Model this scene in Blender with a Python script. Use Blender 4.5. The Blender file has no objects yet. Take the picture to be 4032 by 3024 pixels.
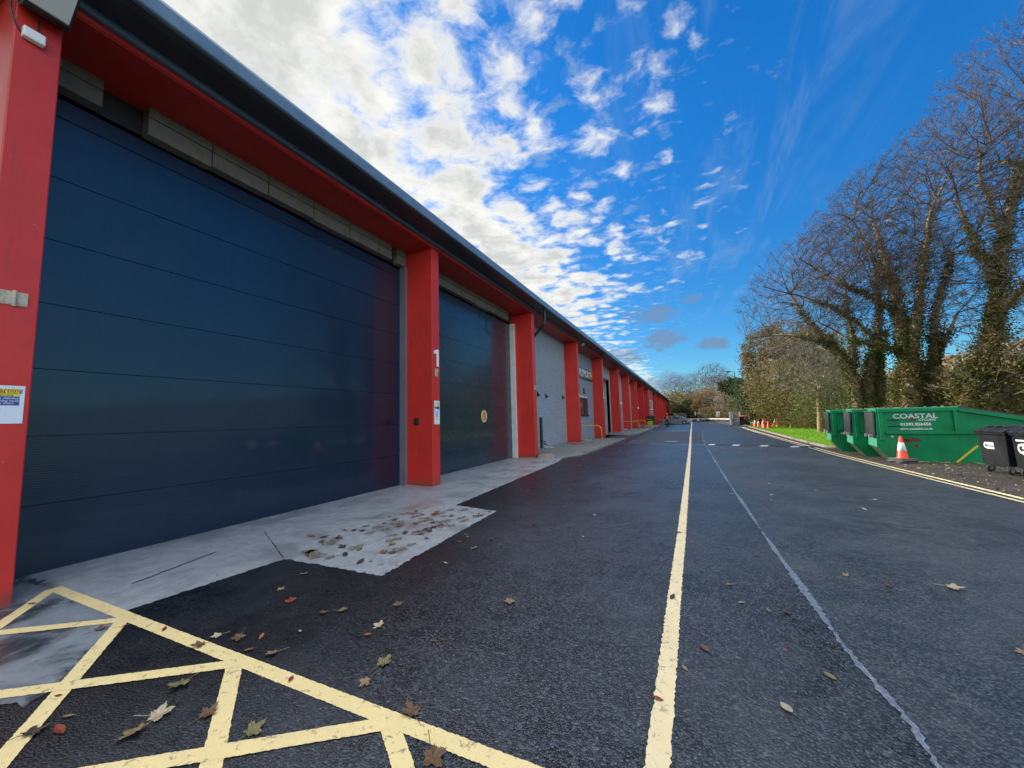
import bpy, bmesh, math, random
import numpy as np
from mathutils import Vector, Matrix
random.seed(7); RNG = np.random.default_rng(7)
SC = bpy.context.scene
COL = SC.collection
PI = math.pi
SUN_E = 4.2; EXPO = 0.7; SKY_S = .107; SKY_SAT = 1.38; SKY_HUE = .5
CLOUD_HI = (.60, .60, .575); CLOUD_LO = (.41, .42, .41); CIRRUS = (.20, .28, .42); LOWCOL = (.12, .18, .28)
FILL_CLOUD = (2.05, 2.05, 2.0)  # brightness of the unseen clouds added as fill light
LOWC = [(-4, 14, 4.5, 1.5, .7), (-2.5, 10.5, 3.6, 1.9, .75), (3.6, 9.2, 2.6, 1.3, .8), (-1.8, 4.6, 4.6, 1.8, .75), (3.5, 4.3, 3.0, 1.2, .5), (-8, 8.5, 4, 1.6, .6), (1.5, 15.5, 2.4, .8, .5)]
# ------------------------------------------------------------------ camera
F = 1514.0; CX = 2016.0; CY = 1512.0; EYE = Vector((0, 0, 1.6))
_y = Vector((696, -122, -F)).normalized()
_z = Vector((-.026, 1, 0)); _z.z = (696*_z.x - 122*_z.y)/F; _z.normalize()
_x = _y.cross(_z)
R3 = Matrix((_x, _y, _z))
cd = bpy.data.cameras.new('camera'); cam = bpy.data.objects.new('camera', cd); COL.objects.link(cam)
cd.sensor_width = 36; cd.lens = F/4032*36; cd.clip_start = .05; cd.clip_end = 5000
cam.matrix_world = Matrix.Translation(EYE) @ R3.to_4x4()
SC.camera = cam

def ray(u, v):
    return R3 @ Vector((u-CX, CY-v, -F))
def on_ground(u, v, z=0.0):
    d = ray(u, v); return EYE + d*((z-1.6)/d.z)
def on_y(u, v, y):
    d = ray(u, v); return EYE + d*(y/d.y)
def on_x(u, v, x):
    d = ray(u, v); return EYE + d*(x/d.x)

# ------------------------------------------------------------------ objects
def tag(o, label=None, cat=None, group=None, kind=None):
    if label: o['label'] = label
    if cat: o['category'] = cat
    if group: o['group'] = group
    if kind: o['kind'] = kind
    return o
def empty(name, loc=(0, 0, 0), rz=0):
    o = bpy.data.objects.new(name, None); COL.objects.link(o)
    o.location = loc; o.rotation_euler = (0, 0, rz); o.empty_display_size = .2
    return o
def kids(o):
    return [c for c in COL.objects if c.parent == o]
def copy_tree(o, parent=None, depth=0):
    c = o.copy(); COL.objects.link(c)
    if parent: c.parent = parent
    for ch in kids(o): copy_tree(ch, c)
    return c

class MB:
    def __init__(s): s.v = []; s.f = []; s.m = []; s.mi = 0
    def face(s, *i): s.f.append(tuple(i)); s.m.append(s.mi)
    def pts(s, P):
        n = len(s.v); s.v += [tuple(p) for p in P]; return n
    def box(s, x0, x1, y0, y1, z0, z1, M=None):
        P = [Vector(p) for p in ((x0,y0,z0),(x1,y0,z0),(x1,y1,z0),(x0,y1,z0),(x0,y0,z1),(x1,y0,z1),(x1,y1,z1),(x0,y1,z1))]
        if M is not None: P = [M @ p for p in P]
        n = s.pts(P)
        for q in ((0,3,2,1),(4,5,6,7),(0,1,5,4),(1,2,6,5),(2,3,7,6),(3,0,4,7)): s.face(*[n+i for i in q])
        return s
    def hexa(s, P):
        n = s.pts(P)
        for q in ((0,3,2,1),(4,5,6,7),(0,1,5,4),(1,2,6,5),(2,3,7,6),(3,0,4,7)): s.face(*[n+i for i in q])
        return s
    def quad(s, a, b, c, d):
        n = s.pts((a, b, c, d)); s.face(n, n+1, n+2, n+3); return s
    def prism(s, P, ext):
        """closed outline P (3-D points) extruded by vector ext"""
        k = len(P); ext = Vector(ext)
        n = s.pts(P); s.pts([Vector(p)+ext for p in P])
        s.face(*[n+i for i in range(k)][::-1]); s.face(*[n+k+i for i in range(k)])
        for i in range(k):
            j = (i+1) % k; s.face(n+i, n+j, n+k+j, n+k+i)
        return s
    def tube(s, P, r, n=8, cap=True):
        P = [Vector(p) for p in P]
        if not hasattr(r, '__len__'): r = [r]*len(P)
        base = len(s.v); up = None
        for i, p in enumerate(P):
            d = (P[min(i+1, len(P)-1)] - P[max(i-1, 0)])
            d = d.normalized() if d.length > 1e-9 else Vector((0, 0, 1))
            if up is None:
                up = Vector((0, 0, 1)) if abs(d.z) < .9 else Vector((1, 0, 0))
            a = d.cross(up).normalized(); b = a.cross(d); up = b
            for k in range(n):
                t = 2*PI*k/n; s.v.append(tuple(p + (a*math.cos(t)+b*math.sin(t))*r[i]))
        for i in range(len(P)-1):
            for k in range(n):
                q = (k+1) % n
                s.face(base+i*n+k, base+i*n+q, base+(i+1)*n+q, base+(i+1)*n+k)
        if cap:
            s.face(*[base+k for k in range(n)][::-1])
            s.face(*[base+(len(P)-1)*n+k for k in range(n)])
        return s
    def lathe(s, prof, c=(0, 0, 0), n=24, M=None):
        base = len(s.v); c = Vector(c)
        for (r, z) in prof:
            for k in range(n):
                t = 2*PI*k/n; p = Vector((r*math.cos(t), r*math.sin(t), z))
                if M is not None: p = M @ p
                s.v.append(tuple(p+c))
        for i in range(len(prof)-1):
            for k in range(n):
                q = (k+1) % n
                s.face(base+i*n+k, base+i*n+q, base+(i+1)*n+q, base+(i+1)*n+k)
        s.face(*[base+k for k in range(n)][::-1])
        s.face(*[base+(len(prof)-1)*n+k for k in range(n)])
        return s
    def mesh(s, name, mats):
        me = bpy.data.meshes.new(name); me.from_pydata(s.v, [], s.f)
        if not isinstance(mats, (list, tuple)): mats = [mats]
        for m in mats: me.materials.append(m)
        if len(mats) > 1: me.polygons.foreach_set('material_index', s.m)
        me.update(); return me
    def build(s, name, mats, parent=None, smooth=False, bevel=0, loc=None, rz=None):
        me = s.mesh(name, mats)
        if smooth: me.polygons.foreach_set('use_smooth', [True]*len(me.polygons))
        o = bpy.data.objects.new(name, me); COL.objects.link(o)
        if parent: o.parent = parent
        if loc is not None: o.location = loc
        if rz is not None: o.rotation_euler = (0, 0, rz)
        if bevel:
            b = o.modifiers.new('bevel', 'BEVEL'); b.width = bevel; b.segments = 2; b.limit_method = 'ANGLE'; b.angle_limit = .6
        return o

def text_mesh(txt, size, M, mat, name, parent=None, sx=1.0, align='CENTER', bold=0.0, ext=.002, space=1.0):
    cu = bpy.data.curves.new(name, 'FONT'); cu.body = txt; cu.size = size; cu.align_x = align; cu.align_y = 'CENTER'
    cu.extrude = ext; cu.offset = bold; cu.space_character = space; cu.resolution_u = 3
    t = bpy.data.objects.new('t', cu); COL.objects.link(t)
    dg = bpy.context.evaluated_depsgraph_get()
    me = bpy.data.meshes.new_from_object(t.evaluated_get(dg)); me.name = name
    bpy.data.objects.remove(t)
    me.transform(Matrix.Diagonal((sx, 1, 1, 1))); me.transform(M)
    me.materials.clear(); me.materials.append(mat)
    o = bpy.data.objects.new(name, me); COL.objects.link(o)
    if parent: o.parent = parent
    return o
def frame(o, x, y):
    """matrix: text x axis -> x, text y axis -> y, at o"""
    x = Vector(x).normalized(); y = Vector(y).normalized(); z = x.cross(y)
    M = Matrix((x, y, z)).transposed().to_4x4(); M.translation = Vector(o); return M

# ------------------------------------------------------------------ materials
class NT:
    def __init__(s, t): s.t = t; s.n = t.nodes; s.l = t.links
    def new(s, typ, **kw):
        n = s.n.new(typ)
        for k, v in kw.items(): setattr(n, k, v)
        return n
    def link(s, a, b): s.l.new(a, b)
    def inp(s, sock, v):
        if isinstance(v, bpy.types.NodeSocket): s.l.new(v, sock)
        elif v is not None:
            if hasattr(v, '__len__') and len(v) == 3 and sock.type == 'RGBA': v = (*v, 1)
            sock.default_value = v
    def math(s, op, a, b=None, c=None, clamp=False):
        n = s.new('ShaderNodeMath', operation=op); n.use_clamp = clamp
        s.inp(n.inputs[0], a)
        if b is not None: s.inp(n.inputs[1], b)
        if c is not None: s.inp(n.inputs[2], c)
        return n.outputs[0]
    def mix(s, f, a, b, typ='MIX'):
        n = s.new('ShaderNodeMix', data_type='RGBA', blend_type=typ)
        s.inp(n.inputs['Factor'], f); s.inp(n.inputs[6], a); s.inp(n.inputs[7], b); return n.outputs[2]
    def noise(s, vec, scale, detail=4, rough=.5, dist=0, lac=2):
        n = s.new('ShaderNodeTexNoise')
        if vec is not None: s.link(vec, n.inputs['Vector'])
        n.inputs['Scale'].default_value = scale; n.inputs['Detail'].default_value = detail
        n.inputs['Roughness'].default_value = rough; n.inputs['Distortion'].default_value = dist
        return n.outputs['Fac']
    def ramp(s, f, lo, hi, a=0.0, b=1.0, smooth=True):
        n = s.new('ShaderNodeMapRange', interpolation_type='SMOOTHSTEP' if smooth else 'LINEAR')
        s.inp(n.inputs[0], f)
        for i, q in enumerate((lo, hi, a, b)): s.inp(n.inputs[i+1], q)
        return n.outputs[0]
    def scale(s, vec, sc, off=(0, 0, 0), rot=(0, 0, 0)):
        n = s.new('ShaderNodeMapping'); s.link(vec, n.inputs[0])
        n.inputs['Scale'].default_value = sc; n.inputs['Location'].default_value = off; n.inputs['Rotation'].default_value = rot
        return n.outputs[0]
def mat(name, color=(.5, .5, .5), rough=.6, metal=0, spec=.5, coat=0, build=None):
    m = bpy.data.materials.new(name); m.use_nodes = True
    t = NT(m.node_tree); b = t.n['Principled BSDF']
    b.inputs['Base Color'].default_value = (*color, 1); b.inputs['Roughness'].default_value = rough
    b.inputs['Metallic'].default_value = metal; b.inputs['Specular IOR Level'].default_value = spec
    b.inputs['Coat Weight'].default_value = coat
    if build:
        g = t.new('ShaderNodeNewGeometry').outputs['Position']
        build(t, b, g)
    return m
def bump(t, b, h, strength=.3, dist=.01):
    n = t.new('ShaderNodeBump'); n.inputs['Strength'].default_value = strength; n.inputs['Distance'].default_value = dist
    t.link(h, n.inputs['Height']); t.link(n.outputs[0], b.inputs['Normal'])
def worn(name, c, var=.12, rough=.5, sc=3.0, bmp=.15, dirt=None, dirtf=.3, metal=0, fine=60, bd=.004, coat=0, spec=.5):
    def f(t, b, g):
        n1 = t.noise(g, sc, 6, .6); n2 = t.noise(g, fine, 3, .6)
        k = t.ramp(n1, .3, .7, 1-var, 1+var, False)
        k = t.math('MULTIPLY', k, t.ramp(n2, .3, .7, 1-var*.5, 1+var*.5, False))
        col = t.new('ShaderNodeMix', data_type='RGBA', blend_type='MULTIPLY'); col.inputs['Factor'].default_value = 1
        col.inputs[6].default_value = (*c, 1); t.link(k, col.inputs[7]); o = col.outputs[2]
        if dirt is not None:
            d = t.ramp(t.noise(g, sc*1.7, 8, .7, .4), .52, .75)
            o = t.mix(t.math('MULTIPLY', d, dirtf), o, dirt)
        t.link(o, b.inputs['Base Color'])
        t.link(t.ramp(n1, .3, .7, rough-.07, rough+.1, False), b.inputs['Roughness'])
        if bmp: bump(t, b, t.math('ADD', n2, t.math('MULTIPLY', n1, .6)), bmp, bd)
    return mat(name, c, rough, metal, spec, coat, f)

def asphalt(name, lo, hi, r0, r1, agg=95, b_=.55, speck=.0, sheen=False):
    def f(t, b, g):
        v = t.new('ShaderNodeTexVoronoi'); t.link(g, v.inputs['Vector']); v.inputs['Scale'].default_value = agg
        big = t.noise(g, .55, 5, .6, .3); mid = t.noise(g, 4.5, 5, .65); fine = t.noise(g, 260, 2, .7)
        sc = t.new('ShaderNodeSeparateColor'); t.link(v.outputs['Color'], sc.inputs[0])
        q = t.math('POWER', sc.outputs[0], 2.0)
        q = t.math('ADD', t.math('MULTIPLY', q, .8), t.math('MULTIPLY', t.math('SUBTRACT', mid, .5), .6))
        c = t.mix(t.ramp(q, .02, .85, 0, 1, False), lo, hi)
        c = t.mix(t.ramp(big, .35, .7, 0, .45), c, tuple(x*.7+.012 for x in hi))
        sp = t.math('GREATER_THAN', sc.outputs[1], .985)
        c = t.mix(t.math('MULTIPLY', sp, speck), c, (.35, .34, .32))
        if sheen:                       # wet sky sheen painted into the colour: paler lane middle, darker door side
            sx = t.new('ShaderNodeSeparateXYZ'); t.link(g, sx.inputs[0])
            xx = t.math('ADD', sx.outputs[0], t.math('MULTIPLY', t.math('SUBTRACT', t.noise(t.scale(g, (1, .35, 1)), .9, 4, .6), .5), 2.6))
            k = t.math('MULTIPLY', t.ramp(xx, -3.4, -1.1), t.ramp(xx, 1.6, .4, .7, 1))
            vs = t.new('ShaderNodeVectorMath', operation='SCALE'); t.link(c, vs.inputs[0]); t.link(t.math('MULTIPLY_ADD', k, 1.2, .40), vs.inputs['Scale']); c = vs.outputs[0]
        t.link(c, b.inputs['Base Color'])
        rr = t.math('ADD', t.math('MULTIPLY', big, .55), t.math('MULTIPLY', mid, .45))
        t.link(t.ramp(rr, .36, .62, r0, r1), b.inputs['Roughness'])
        h = t.math('ADD', t.math('MULTIPLY', v.outputs['Distance'], -1.2), t.math('MULTIPLY', sc.outputs[2], .5))
        h = t.math('ADD', h, t.math('MULTIPLY', mid, .5))
        bump(t, b, h, b_, .006)
    return mat(name, lo, r0, 0, .5, 0, f)

def concrete_mat(name, c, stain=(.09, .08, .06), amt=.6, rough=.6, spot=None, lo=.5):
    def f(t, b, g):
        n1 = t.noise(g, 1.3, 8, .62, .5); n2 = t.noise(g, 6, 8, .7, .2); n3 = t.noise(g, 90, 3, .7)
        k = t.ramp(n2, .3, .7, .72, 1.2, False)
        m_ = t.new('ShaderNodeMix', data_type='RGBA', blend_type='MULTIPLY'); m_.inputs['Factor'].default_value = 1
        m_.inputs[6].default_value = (*c, 1); t.link(k, m_.inputs[7])
        o = t.mix(t.math('MULTIPLY', t.ramp(n1, lo, lo+.16), amt), m_.outputs[2], stain)
        sp = t.ramp(t.noise(g, 14, 4, .5, .8), .64, .72)
        o = t.mix(t.math('MULTIPLY', sp, amt*.8), o, spot or tuple(x*.6 for x in stain))
        o = t.mix(t.ramp(n3, .4, .7, 0, .25), o, tuple(x*.6 for x in c))
        t.link(o, b.inputs['Base Color'])
        t.link(t.ramp(n1, .35, .65, rough+.08, rough-.18), b.inputs['Roughness'])
        bump(t, b, t.math('ADD', n3, t.math('MULTIPLY', n2, 1.5)), .35, .005)
    return mat(name, c, rough, build=f)

def leafmat(name, c1, c2, c3=None, rough=.55, trans=.25):
    def f(t, b, g):
        r = t.new('ShaderNodeNewGeometry').outputs['Random Per Island']
        n = t.noise(g, .9, 3, .5)
        c = t.mix(r, c1, c2)
        if c3: c = t.mix(t.ramp(n, .42, .62), c, c3)
        t.link(c, b.inputs['Base Color'])
        tr = t.new('ShaderNodeBsdfTranslucent'); t.link(c, tr.inputs[0])
        mx = t.new('ShaderNodeMixShader'); mx.inputs[0].default_value = trans
        t.link(b.outputs[0], mx.inputs[1]); t.link(tr.outputs[0], mx.inputs[2])
        out = t.n['Material Output']; t.link(mx.outputs[0], out.inputs['Surface'])
    return mat(name, c1, rough, spec=.3, build=f)

M = {}
M['red'] = worn('red masonry paint', (.53, .027, .020), .10, .40, 1.6, .30, dirt=(.25, .03, .02), dirtf=.35, fine=120, bd=.003)
def red_extra(m):
    t = NT(m.node_tree); b = t.n['Principled BSDF']; src = b.inputs['Base Color'].links[0].from_socket
    g = t.new('ShaderNodeNewGeometry').outputs['Position']; sp_ = t.new('ShaderNodeSeparateXYZ'); t.link(g, sp_.inputs[0])
    n = t.noise(g, 9, 6, .7); st = t.noise(t.scale(g, (6, 6, .5)), 3, 5, .6)
    k = t.math('SUBTRACT', t.math('ADD', t.math('MULTIPLY', n, .5), t.ramp(sp_.outputs[2], .0, .45, .42, 0, False)), .0)
    c = t.mix(t.ramp(k, .46, .62, 0, .55), src, (.16, .06, .04))
    c = t.mix(t.ramp(st, .56, .72, 0, .38), c, (.24, .02, .012))
    chips = t.ramp(t.noise(g, 38, 3, .5), .735, .75); c = t.mix(t.math('MULTIPLY', chips, .8), c, (.30, .24, .20))
    t.link(c, b.inputs['Base Color'])
red_extra(M['red'])
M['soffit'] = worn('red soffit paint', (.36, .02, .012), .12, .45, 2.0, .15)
def door_f(pitch, basec, rough):
    def f(t, b, g):
        s = t.new('ShaderNodeSeparateXYZ'); t.link(g, s.inputs[0])
        w = t.math('SINE', t.math('MULTIPLY', s.outputs[2], 2*PI/pitch))
        n1 = t.noise(g, 1.1, 5, .6); n2 = t.noise(g, 35, 4, .6)
        sv = t.scale(g, (1, 1.2, .08)); st = t.noise(sv, 9, 4, .6)
        c = t.mix(t.ramp(st, .35, .7, 0, .5), basec, tuple(x*1.25+.003 for x in basec))
        t.link(c, b.inputs['Base Color'])
        t.link(t.ramp(n1, .3, .7, rough-.03, rough+.06, False), b.inputs['Roughness'])
        bump(t, b, t.math('ADD', t.math('MULTIPLY', w, 1.0), t.math('MULTIPLY', n2, .5)), .22, .0015)
    return f
M['door'] = mat('navy sectional door', (.012, .03, .065), .2, 0, .6, .25, door_f(.028, (.0015, .0085, .028), .30))
M['door'].node_tree.nodes['Principled BSDF'].inputs['Coat Roughness'].default_value = .07; M['door'].node_tree.nodes['Principled BSDF'].inputs['Coat Weight'].default_value = .42
M['door2'] = mat('slate sectional door', (.02, .045, .07), .2, 0, .6, .2, door_f(.05, (.008, .022, .036), .26))
M['door2'].node_tree.nodes['Principled BSDF'].inputs['Coat Roughness'].default_value = .08; M['door2'].node_tree.nodes['Principled BSDF'].inputs['Coat Weight'].default_value = .42
M['fascia'] = worn('blue grey metal fascia', (.13, .20, .28), .10, .38, 2.5, .08, metal=.15)
M['gutter'] = worn('dark grey metal gutter', (.035, .04, .05), .15, .45, 3, .1, metal=.2)
M['flash'] = worn('blue metal flashing', (.09, .15, .25), .15, .4, 3, .1, metal=.2)
M['black'] = worn('black plastic', (.012, .013, .016), .2, .45, 6, .1)
M['darkmetal'] = worn('dark metal', (.03, .032, .036), .2, .5, 6, .1, metal=.3)
M['block'] = concrete_mat('concrete block', (.13, .125, .11), (.1, .095, .08), .5, .8)
def brick_f(col, mort, rough=.6, rw=.46, rh=.075):
    def f(t, b, g):
        s = t.new('ShaderNodeSeparateXYZ'); t.link(g, s.inputs[0])
        c = t.new('ShaderNodeCombineXYZ'); t.link(s.outputs[1], c.inputs[0]); t.link(s.outputs[2], c.inputs[1])
        br = t.new('ShaderNodeTexBrick'); t.link(c.outputs[0], br.inputs['Vector']); br.inputs['Scale'].default_value = 1
        br.inputs['Brick Width'].default_value = rw/2; br.inputs['Row Height'].default_value = rh; br.inputs['Mortar Size'].default_value = .007
        br.inputs['Mortar Smooth'].default_value = .35
        br.inputs['Color1'].default_value = (*col, 1); br.inputs['Color2'].default_value = (*[x*.88 for x in col], 1); br.inputs['Mortar'].default_value = (*mort, 1)
        n = t.noise(g, 2.2, 7, .65); n2 = t.noise(t.scale(g, (1, 1, .15)), 5, 5, .6)
        o = t.mix(t.ramp(n, .45, .75, 0, .4), br.outputs['Color'], tuple(x*.62 for x in col))
        o = t.mix(t.ramp(n2, .55, .8, 0, .35), o, tuple(x*.5 for x in col))
        t.link(o, b.inputs['Base Color']); b.inputs['Roughness'].default_value = rough
        h = t.math('ADD', t.math('MULTIPLY', br.outputs['Fac'], -1), t.math('MULTIPLY', t.noise(g, 70, 3, .6), .35))
        bump(t, b, h, .9, .012)
    return f
M['brick'] = mat('grey painted brick', build=brick_f((.31, .38, .45), (.13, .165, .21)))
M['wallgrey'] = worn('grey painted wall', (.30, .34, .37), .1, .6, 1.5, .2, dirt=(.12, .13, .13), dirtf=.4)
M['white'] = worn('white paint', (.75, .76, .76), .06, .45, 4, .05)
M['offwhite'] = worn('weathered white', (.55, .56, .56), .1, .5, 4, .1)
M['galv'] = worn('galvanised steel', (.42, .44, .46), .15, .45, 9, .08, metal=.5)
M['rustplate'] = worn('rusty bracket plate', (.42, .38, .30), .2, .6, 14, .2, dirt=(.16, .06, .02), dirtf=.9)
M['yellowpaint'] = worn('yellow tube paint', (.72, .36, .02), .08, .4, 5, .05)
M['glass'] = mat('dark window glass', (.02, .03, .035), .06, 0, .9, 0)
M['concrete'] = concrete_mat('apron concrete', (.34, .37, .385), (.16, .17, .17), .6, .5, (.10, .065, .04), .50)
M['oldconc'] = concrete_mat('wet worn concrete', (.24, .27, .29), (.03, .035, .038), 1.0, .36, None, .45)
M['slab'] = concrete_mat('pavement slab concrete', (.20, .22, .20), (.07, .08, .05), .8, .62)
M['kerb'] = concrete_mat('kerb stone', (.30, .27, .23), (.08, .06, .04), .75, .75)
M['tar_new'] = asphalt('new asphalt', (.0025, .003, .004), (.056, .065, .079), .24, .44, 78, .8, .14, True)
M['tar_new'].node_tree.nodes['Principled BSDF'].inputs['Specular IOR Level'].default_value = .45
M['tar_old'] = asphalt('older asphalt', (.014, .018, .022), (.098, .114, .13), .34, .58, 85, .6, .12)
M['tar_patch'] = asphalt('patched asphalt', (.028, .030, .030), (.062, .066, .064), .5, .7, 110, .35, .2)
M['seam'] = asphalt('bitumen seam', (.13, .16, .20), (.26, .30, .36), .22, .40, 60, .5, .0)
M['dirt'] = asphalt('damp dirt and tarmac', (.010, .009, .008), (.055, .045, .036), .5, .75, 45, .7, .35)
def line_f(c, wear):
    def f(t, b, g):
        n1 = t.noise(g, 2.2, 6, .7); n2 = t.noise(g, 150, 3, .7); n3 = t.noise(g, 18, 6, .7, .5)
        o = t.mix(t.ramp(n1, .4, .75, 0, .35), c, tuple(x*.8 for x in c))
        o = t.mix(t.math('MULTIPLY', t.ramp(n3, .56, .66), wear), o, (.16, .135, .085))
        o = t.mix(t.ramp(n2, .55, .75, 0, .3), o, tuple(x*.55 for x in c))
        t.link(o, b.inputs['Base Color']); b.inputs['Roughness'].default_value = .55
        bump(t, b, t.math('ADD', n2, n3), .5, .004)
    return f
M['yline'] = mat('yellow road paint', build=line_f((.88, .70, .33), .7))
M['yline2'] = mat('cream road line', build=line_f((.86, .70, .40), .6))
M['wline'] = mat('white road paint', build=line_f((.50, .52, .54), .6))
M['sgreen'] = worn('green skip paint', (.002, .25, .085), .22, .5, 1.6, .2, dirt=(.03, .07, .035), dirtf=.55, spec=.3)
M['slip'] = worn('sunlit green skip paint', (.06, .33, .21), .14, .42, 3, .12, dirt=(.20, .26, .16), dirtf=.6)  # sunlight on the lip put into a paler green
M['sunder'] = worn('scraped skip underside', (.06, .085, .05), .3, .7, 4, .3, dirt=(.10, .045, .02), dirtf=.9)
M['srust'] = worn('rust patch', (.15, .045, .02), .3, .8, 9, .3)
M['sdoor'] = worn('weathered black skip flap', (.055, .058, .066), .2, .55, 5, .25, dirt=(.16, .16, .17), dirtf=.5)
M['bin'] = worn('dark grey bin plastic', (.012, .015, .018), .2, .45, 2.5, .12, dirt=(.06, .06, .06), dirtf=.4)
M['binlid'] = worn('black bin lid', (.018, .022, .028), .15, .30, 5, .1)
M['rubber'] = worn('rubber', (.02, .02, .02), .2, .7, 8, .2)
M['wheelgrey'] = worn('grey wheel', (.28, .28, .26), .2, .6, 9, .1)
M['cone'] = worn('orange cone plastic', (.82, .06, .018), .08, .4, 4, .05)
M['coner'] = worn('red orange cone plastic', (.75, .035, .02), .08, .4, 4, .05)
M['conew'] = worn('reflective white sleeve', (.80, .80, .82), .04, .35, 6, .03)
M['coneb'] = worn('recycled grey rubber base', (.10, .10, .095), .2, .8, 7, .3)
M['coney'] = worn('faded yellow cone', (.78, .66, .12), .08, .5, 4, .05)
M['redlid'] = worn('orange red lid', (.80, .09, .03), .08, .4, 4, .05)
M['bark'] = worn('ivy covered bark', (.24, .18, .11), .3, .85, 5, .6, dirt=(.05, .065, .02), dirtf=.7, fine=40, bd=.02)
M['barkwarm'] = worn('warm bark', (.36, .26, .16), .3, .85, 5, .6, dirt=(.06, .07, .025), dirtf=.7, fine=40, bd=.02)
M['twig'] = worn('purple brown twigs', (.085, .064, .054), .25, .7, .8, 0)
M['twigtan'] = worn('tan twigs', (.26, .21, .14), .25, .7, .8, 0)
M['twiggrey'] = worn('grey green twigs', (.17, .16, .12), .25, .7, .8, 0)
M['ivy'] = leafmat('ivy leaves', (.055, .085, .016), (.17, .18, .045), (.19, .15, .045), .45, .25)
M['olive'] = leafmat('olive leaves', (.11, .115, .035), (.24, .21, .075), (.20, .15, .05), .6, .35)
M['brownleaf'] = leafmat('brown autumn leaves', (.23, .12, .04), (.17, .14, .055), (.13, .13, .045), .6, .35)
M['orangeleaf'] = leafmat('orange autumn leaves', (.36, .16, .04), (.27, .14, .05), (.22, .18, .08), .6, .4)
M['dgreen'] = leafmat('dark evergreen leaves', (.018, .042, .012), (.05, .09, .025), (.04, .065, .018), .5, .2)
M['mgreen'] = leafmat('mid green leaves', (.08, .12, .03), (.16, .20, .06), (.12, .12, .04), .55, .3)
M['grass'] = leafmat('grass blades', (.12, .30, .003), (.20, .42, .006), (.15, .34, .004), .7, .4)
M['lawn'] = worn('lawn ground', (.12, .26, .006), .25, .9, 1.2, .5, dirt=(.06, .08, .015), dirtf=.5, fine=40, bd=.03)
# ------------------------------------------------------------------ ground, road, markings
def sheet(name, P, z, m, kind='structure', jit=0.0, step=.05, near=12):
    """flat outline at height z; long edges subdivided and roughened when jit"""
    out = []
    for i, a in enumerate(P):
        b = P[(i+1) % len(P)]; L = math.dist(a, b)
        n = 1
        if jit:
            dmin = min(math.hypot(*a), math.hypot(*b)); n = max(1, min(400, int(L/(step if dmin < near else step*5))))
        for k in range(n):
            t = k/n; x = a[0]+(b[0]-a[0])*t; y = a[1]+(b[1]-a[1])*t
            if jit and k: x += random.gauss(0, jit); y += random.gauss(0, jit)
            out.append((x, y, z))
    mb = MB(); n = mb.pts(out); mb.face(*range(n, n+len(out)))
    me = mb.mesh(name, m)
    bm = bmesh.new(); bm.from_mesh(me); bmesh.ops.triangulate(bm, faces=bm.faces[:]); bm.to_mesh(me); bm.free()
    if me.polygons and me.polygons[0].normal.z < 0: me.flip_normals()
    o = bpy.data.objects.new(name, me); COL.objects.link(o)
    if kind: o['kind'] = kind
    return o
def strip(mb, P, w, z, jit=0.0, step=.03):
    """ribbon along P (2-D points) of width w with ragged edges"""
    pts = []
    for i in range(len(P)-1):
        a = Vector(P[i]); b = Vector(P[i+1]); n = max(1, int((b-a).length/step))
        for k in range(n): pts.append(a.lerp(b, k/n))
    pts.append(Vector(P[-1])); L = []
    for i, p in enumerate(pts):
        d = (pts[min(i+1, len(pts)-1)]-pts[max(i-1, 0)]).normalized(); nrm = Vector((-d.y, d.x))
        ww = w(i/len(pts)) if callable(w) else w
        j1 = random.gauss(0, jit); j2 = random.gauss(0, jit)
        L.append((p+nrm*(ww/2+j1), p-nrm*(ww/2+j2)))
    n0 = len(mb.v)
    for a, b in L: mb.v.append((a.x, a.y, z)); mb.v.append((b.x, b.y, z))
    for i in range(len(L)-1):
        mb.face(n0+2*i, n0+2*i+1, n0+2*i+3, n0+2*i+2)

# base terrain reaching the horizon
mb = MB(); nx = 60
def ground_h(x, y):
    r = math.hypot(x, y-30)
    if x < 16 and y < 96 and x > -60: return -.05
    h = -.05
    if x > 16: h -= min(1.6, (x-16)*.05)
    return h
xs = [-1500, -900, -500, -250, -120, -60, -40, -20, -8, 0, 4, 8, 12, 16, 20, 26, 34, 45, 60, 90, 150, 250, 400, 700, 1500]
ys = [-400, -200, -80, -30, -10, 0, 10, 20, 30, 45, 60, 80, 96, 100, 120, 150, 200, 300, 500, 900, 1600]
for y in ys:
    for x in xs: mb.v.append((x, y, ground_h(x, y)))
for j in range(len(ys)-1):
    for i in range(len(xs)-1):
        a = j*len(xs)+i; mb.face(a, a+1, a+1+len(xs), a+len(xs))
M['field'] = worn('rough field ground', (.07, .085, .03), .25, .9, .4, .4, dirt=(.06, .05, .03), dirtf=.6)
g = mb.build('ground', M['field']); g['kind'] = 'structure'

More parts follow.
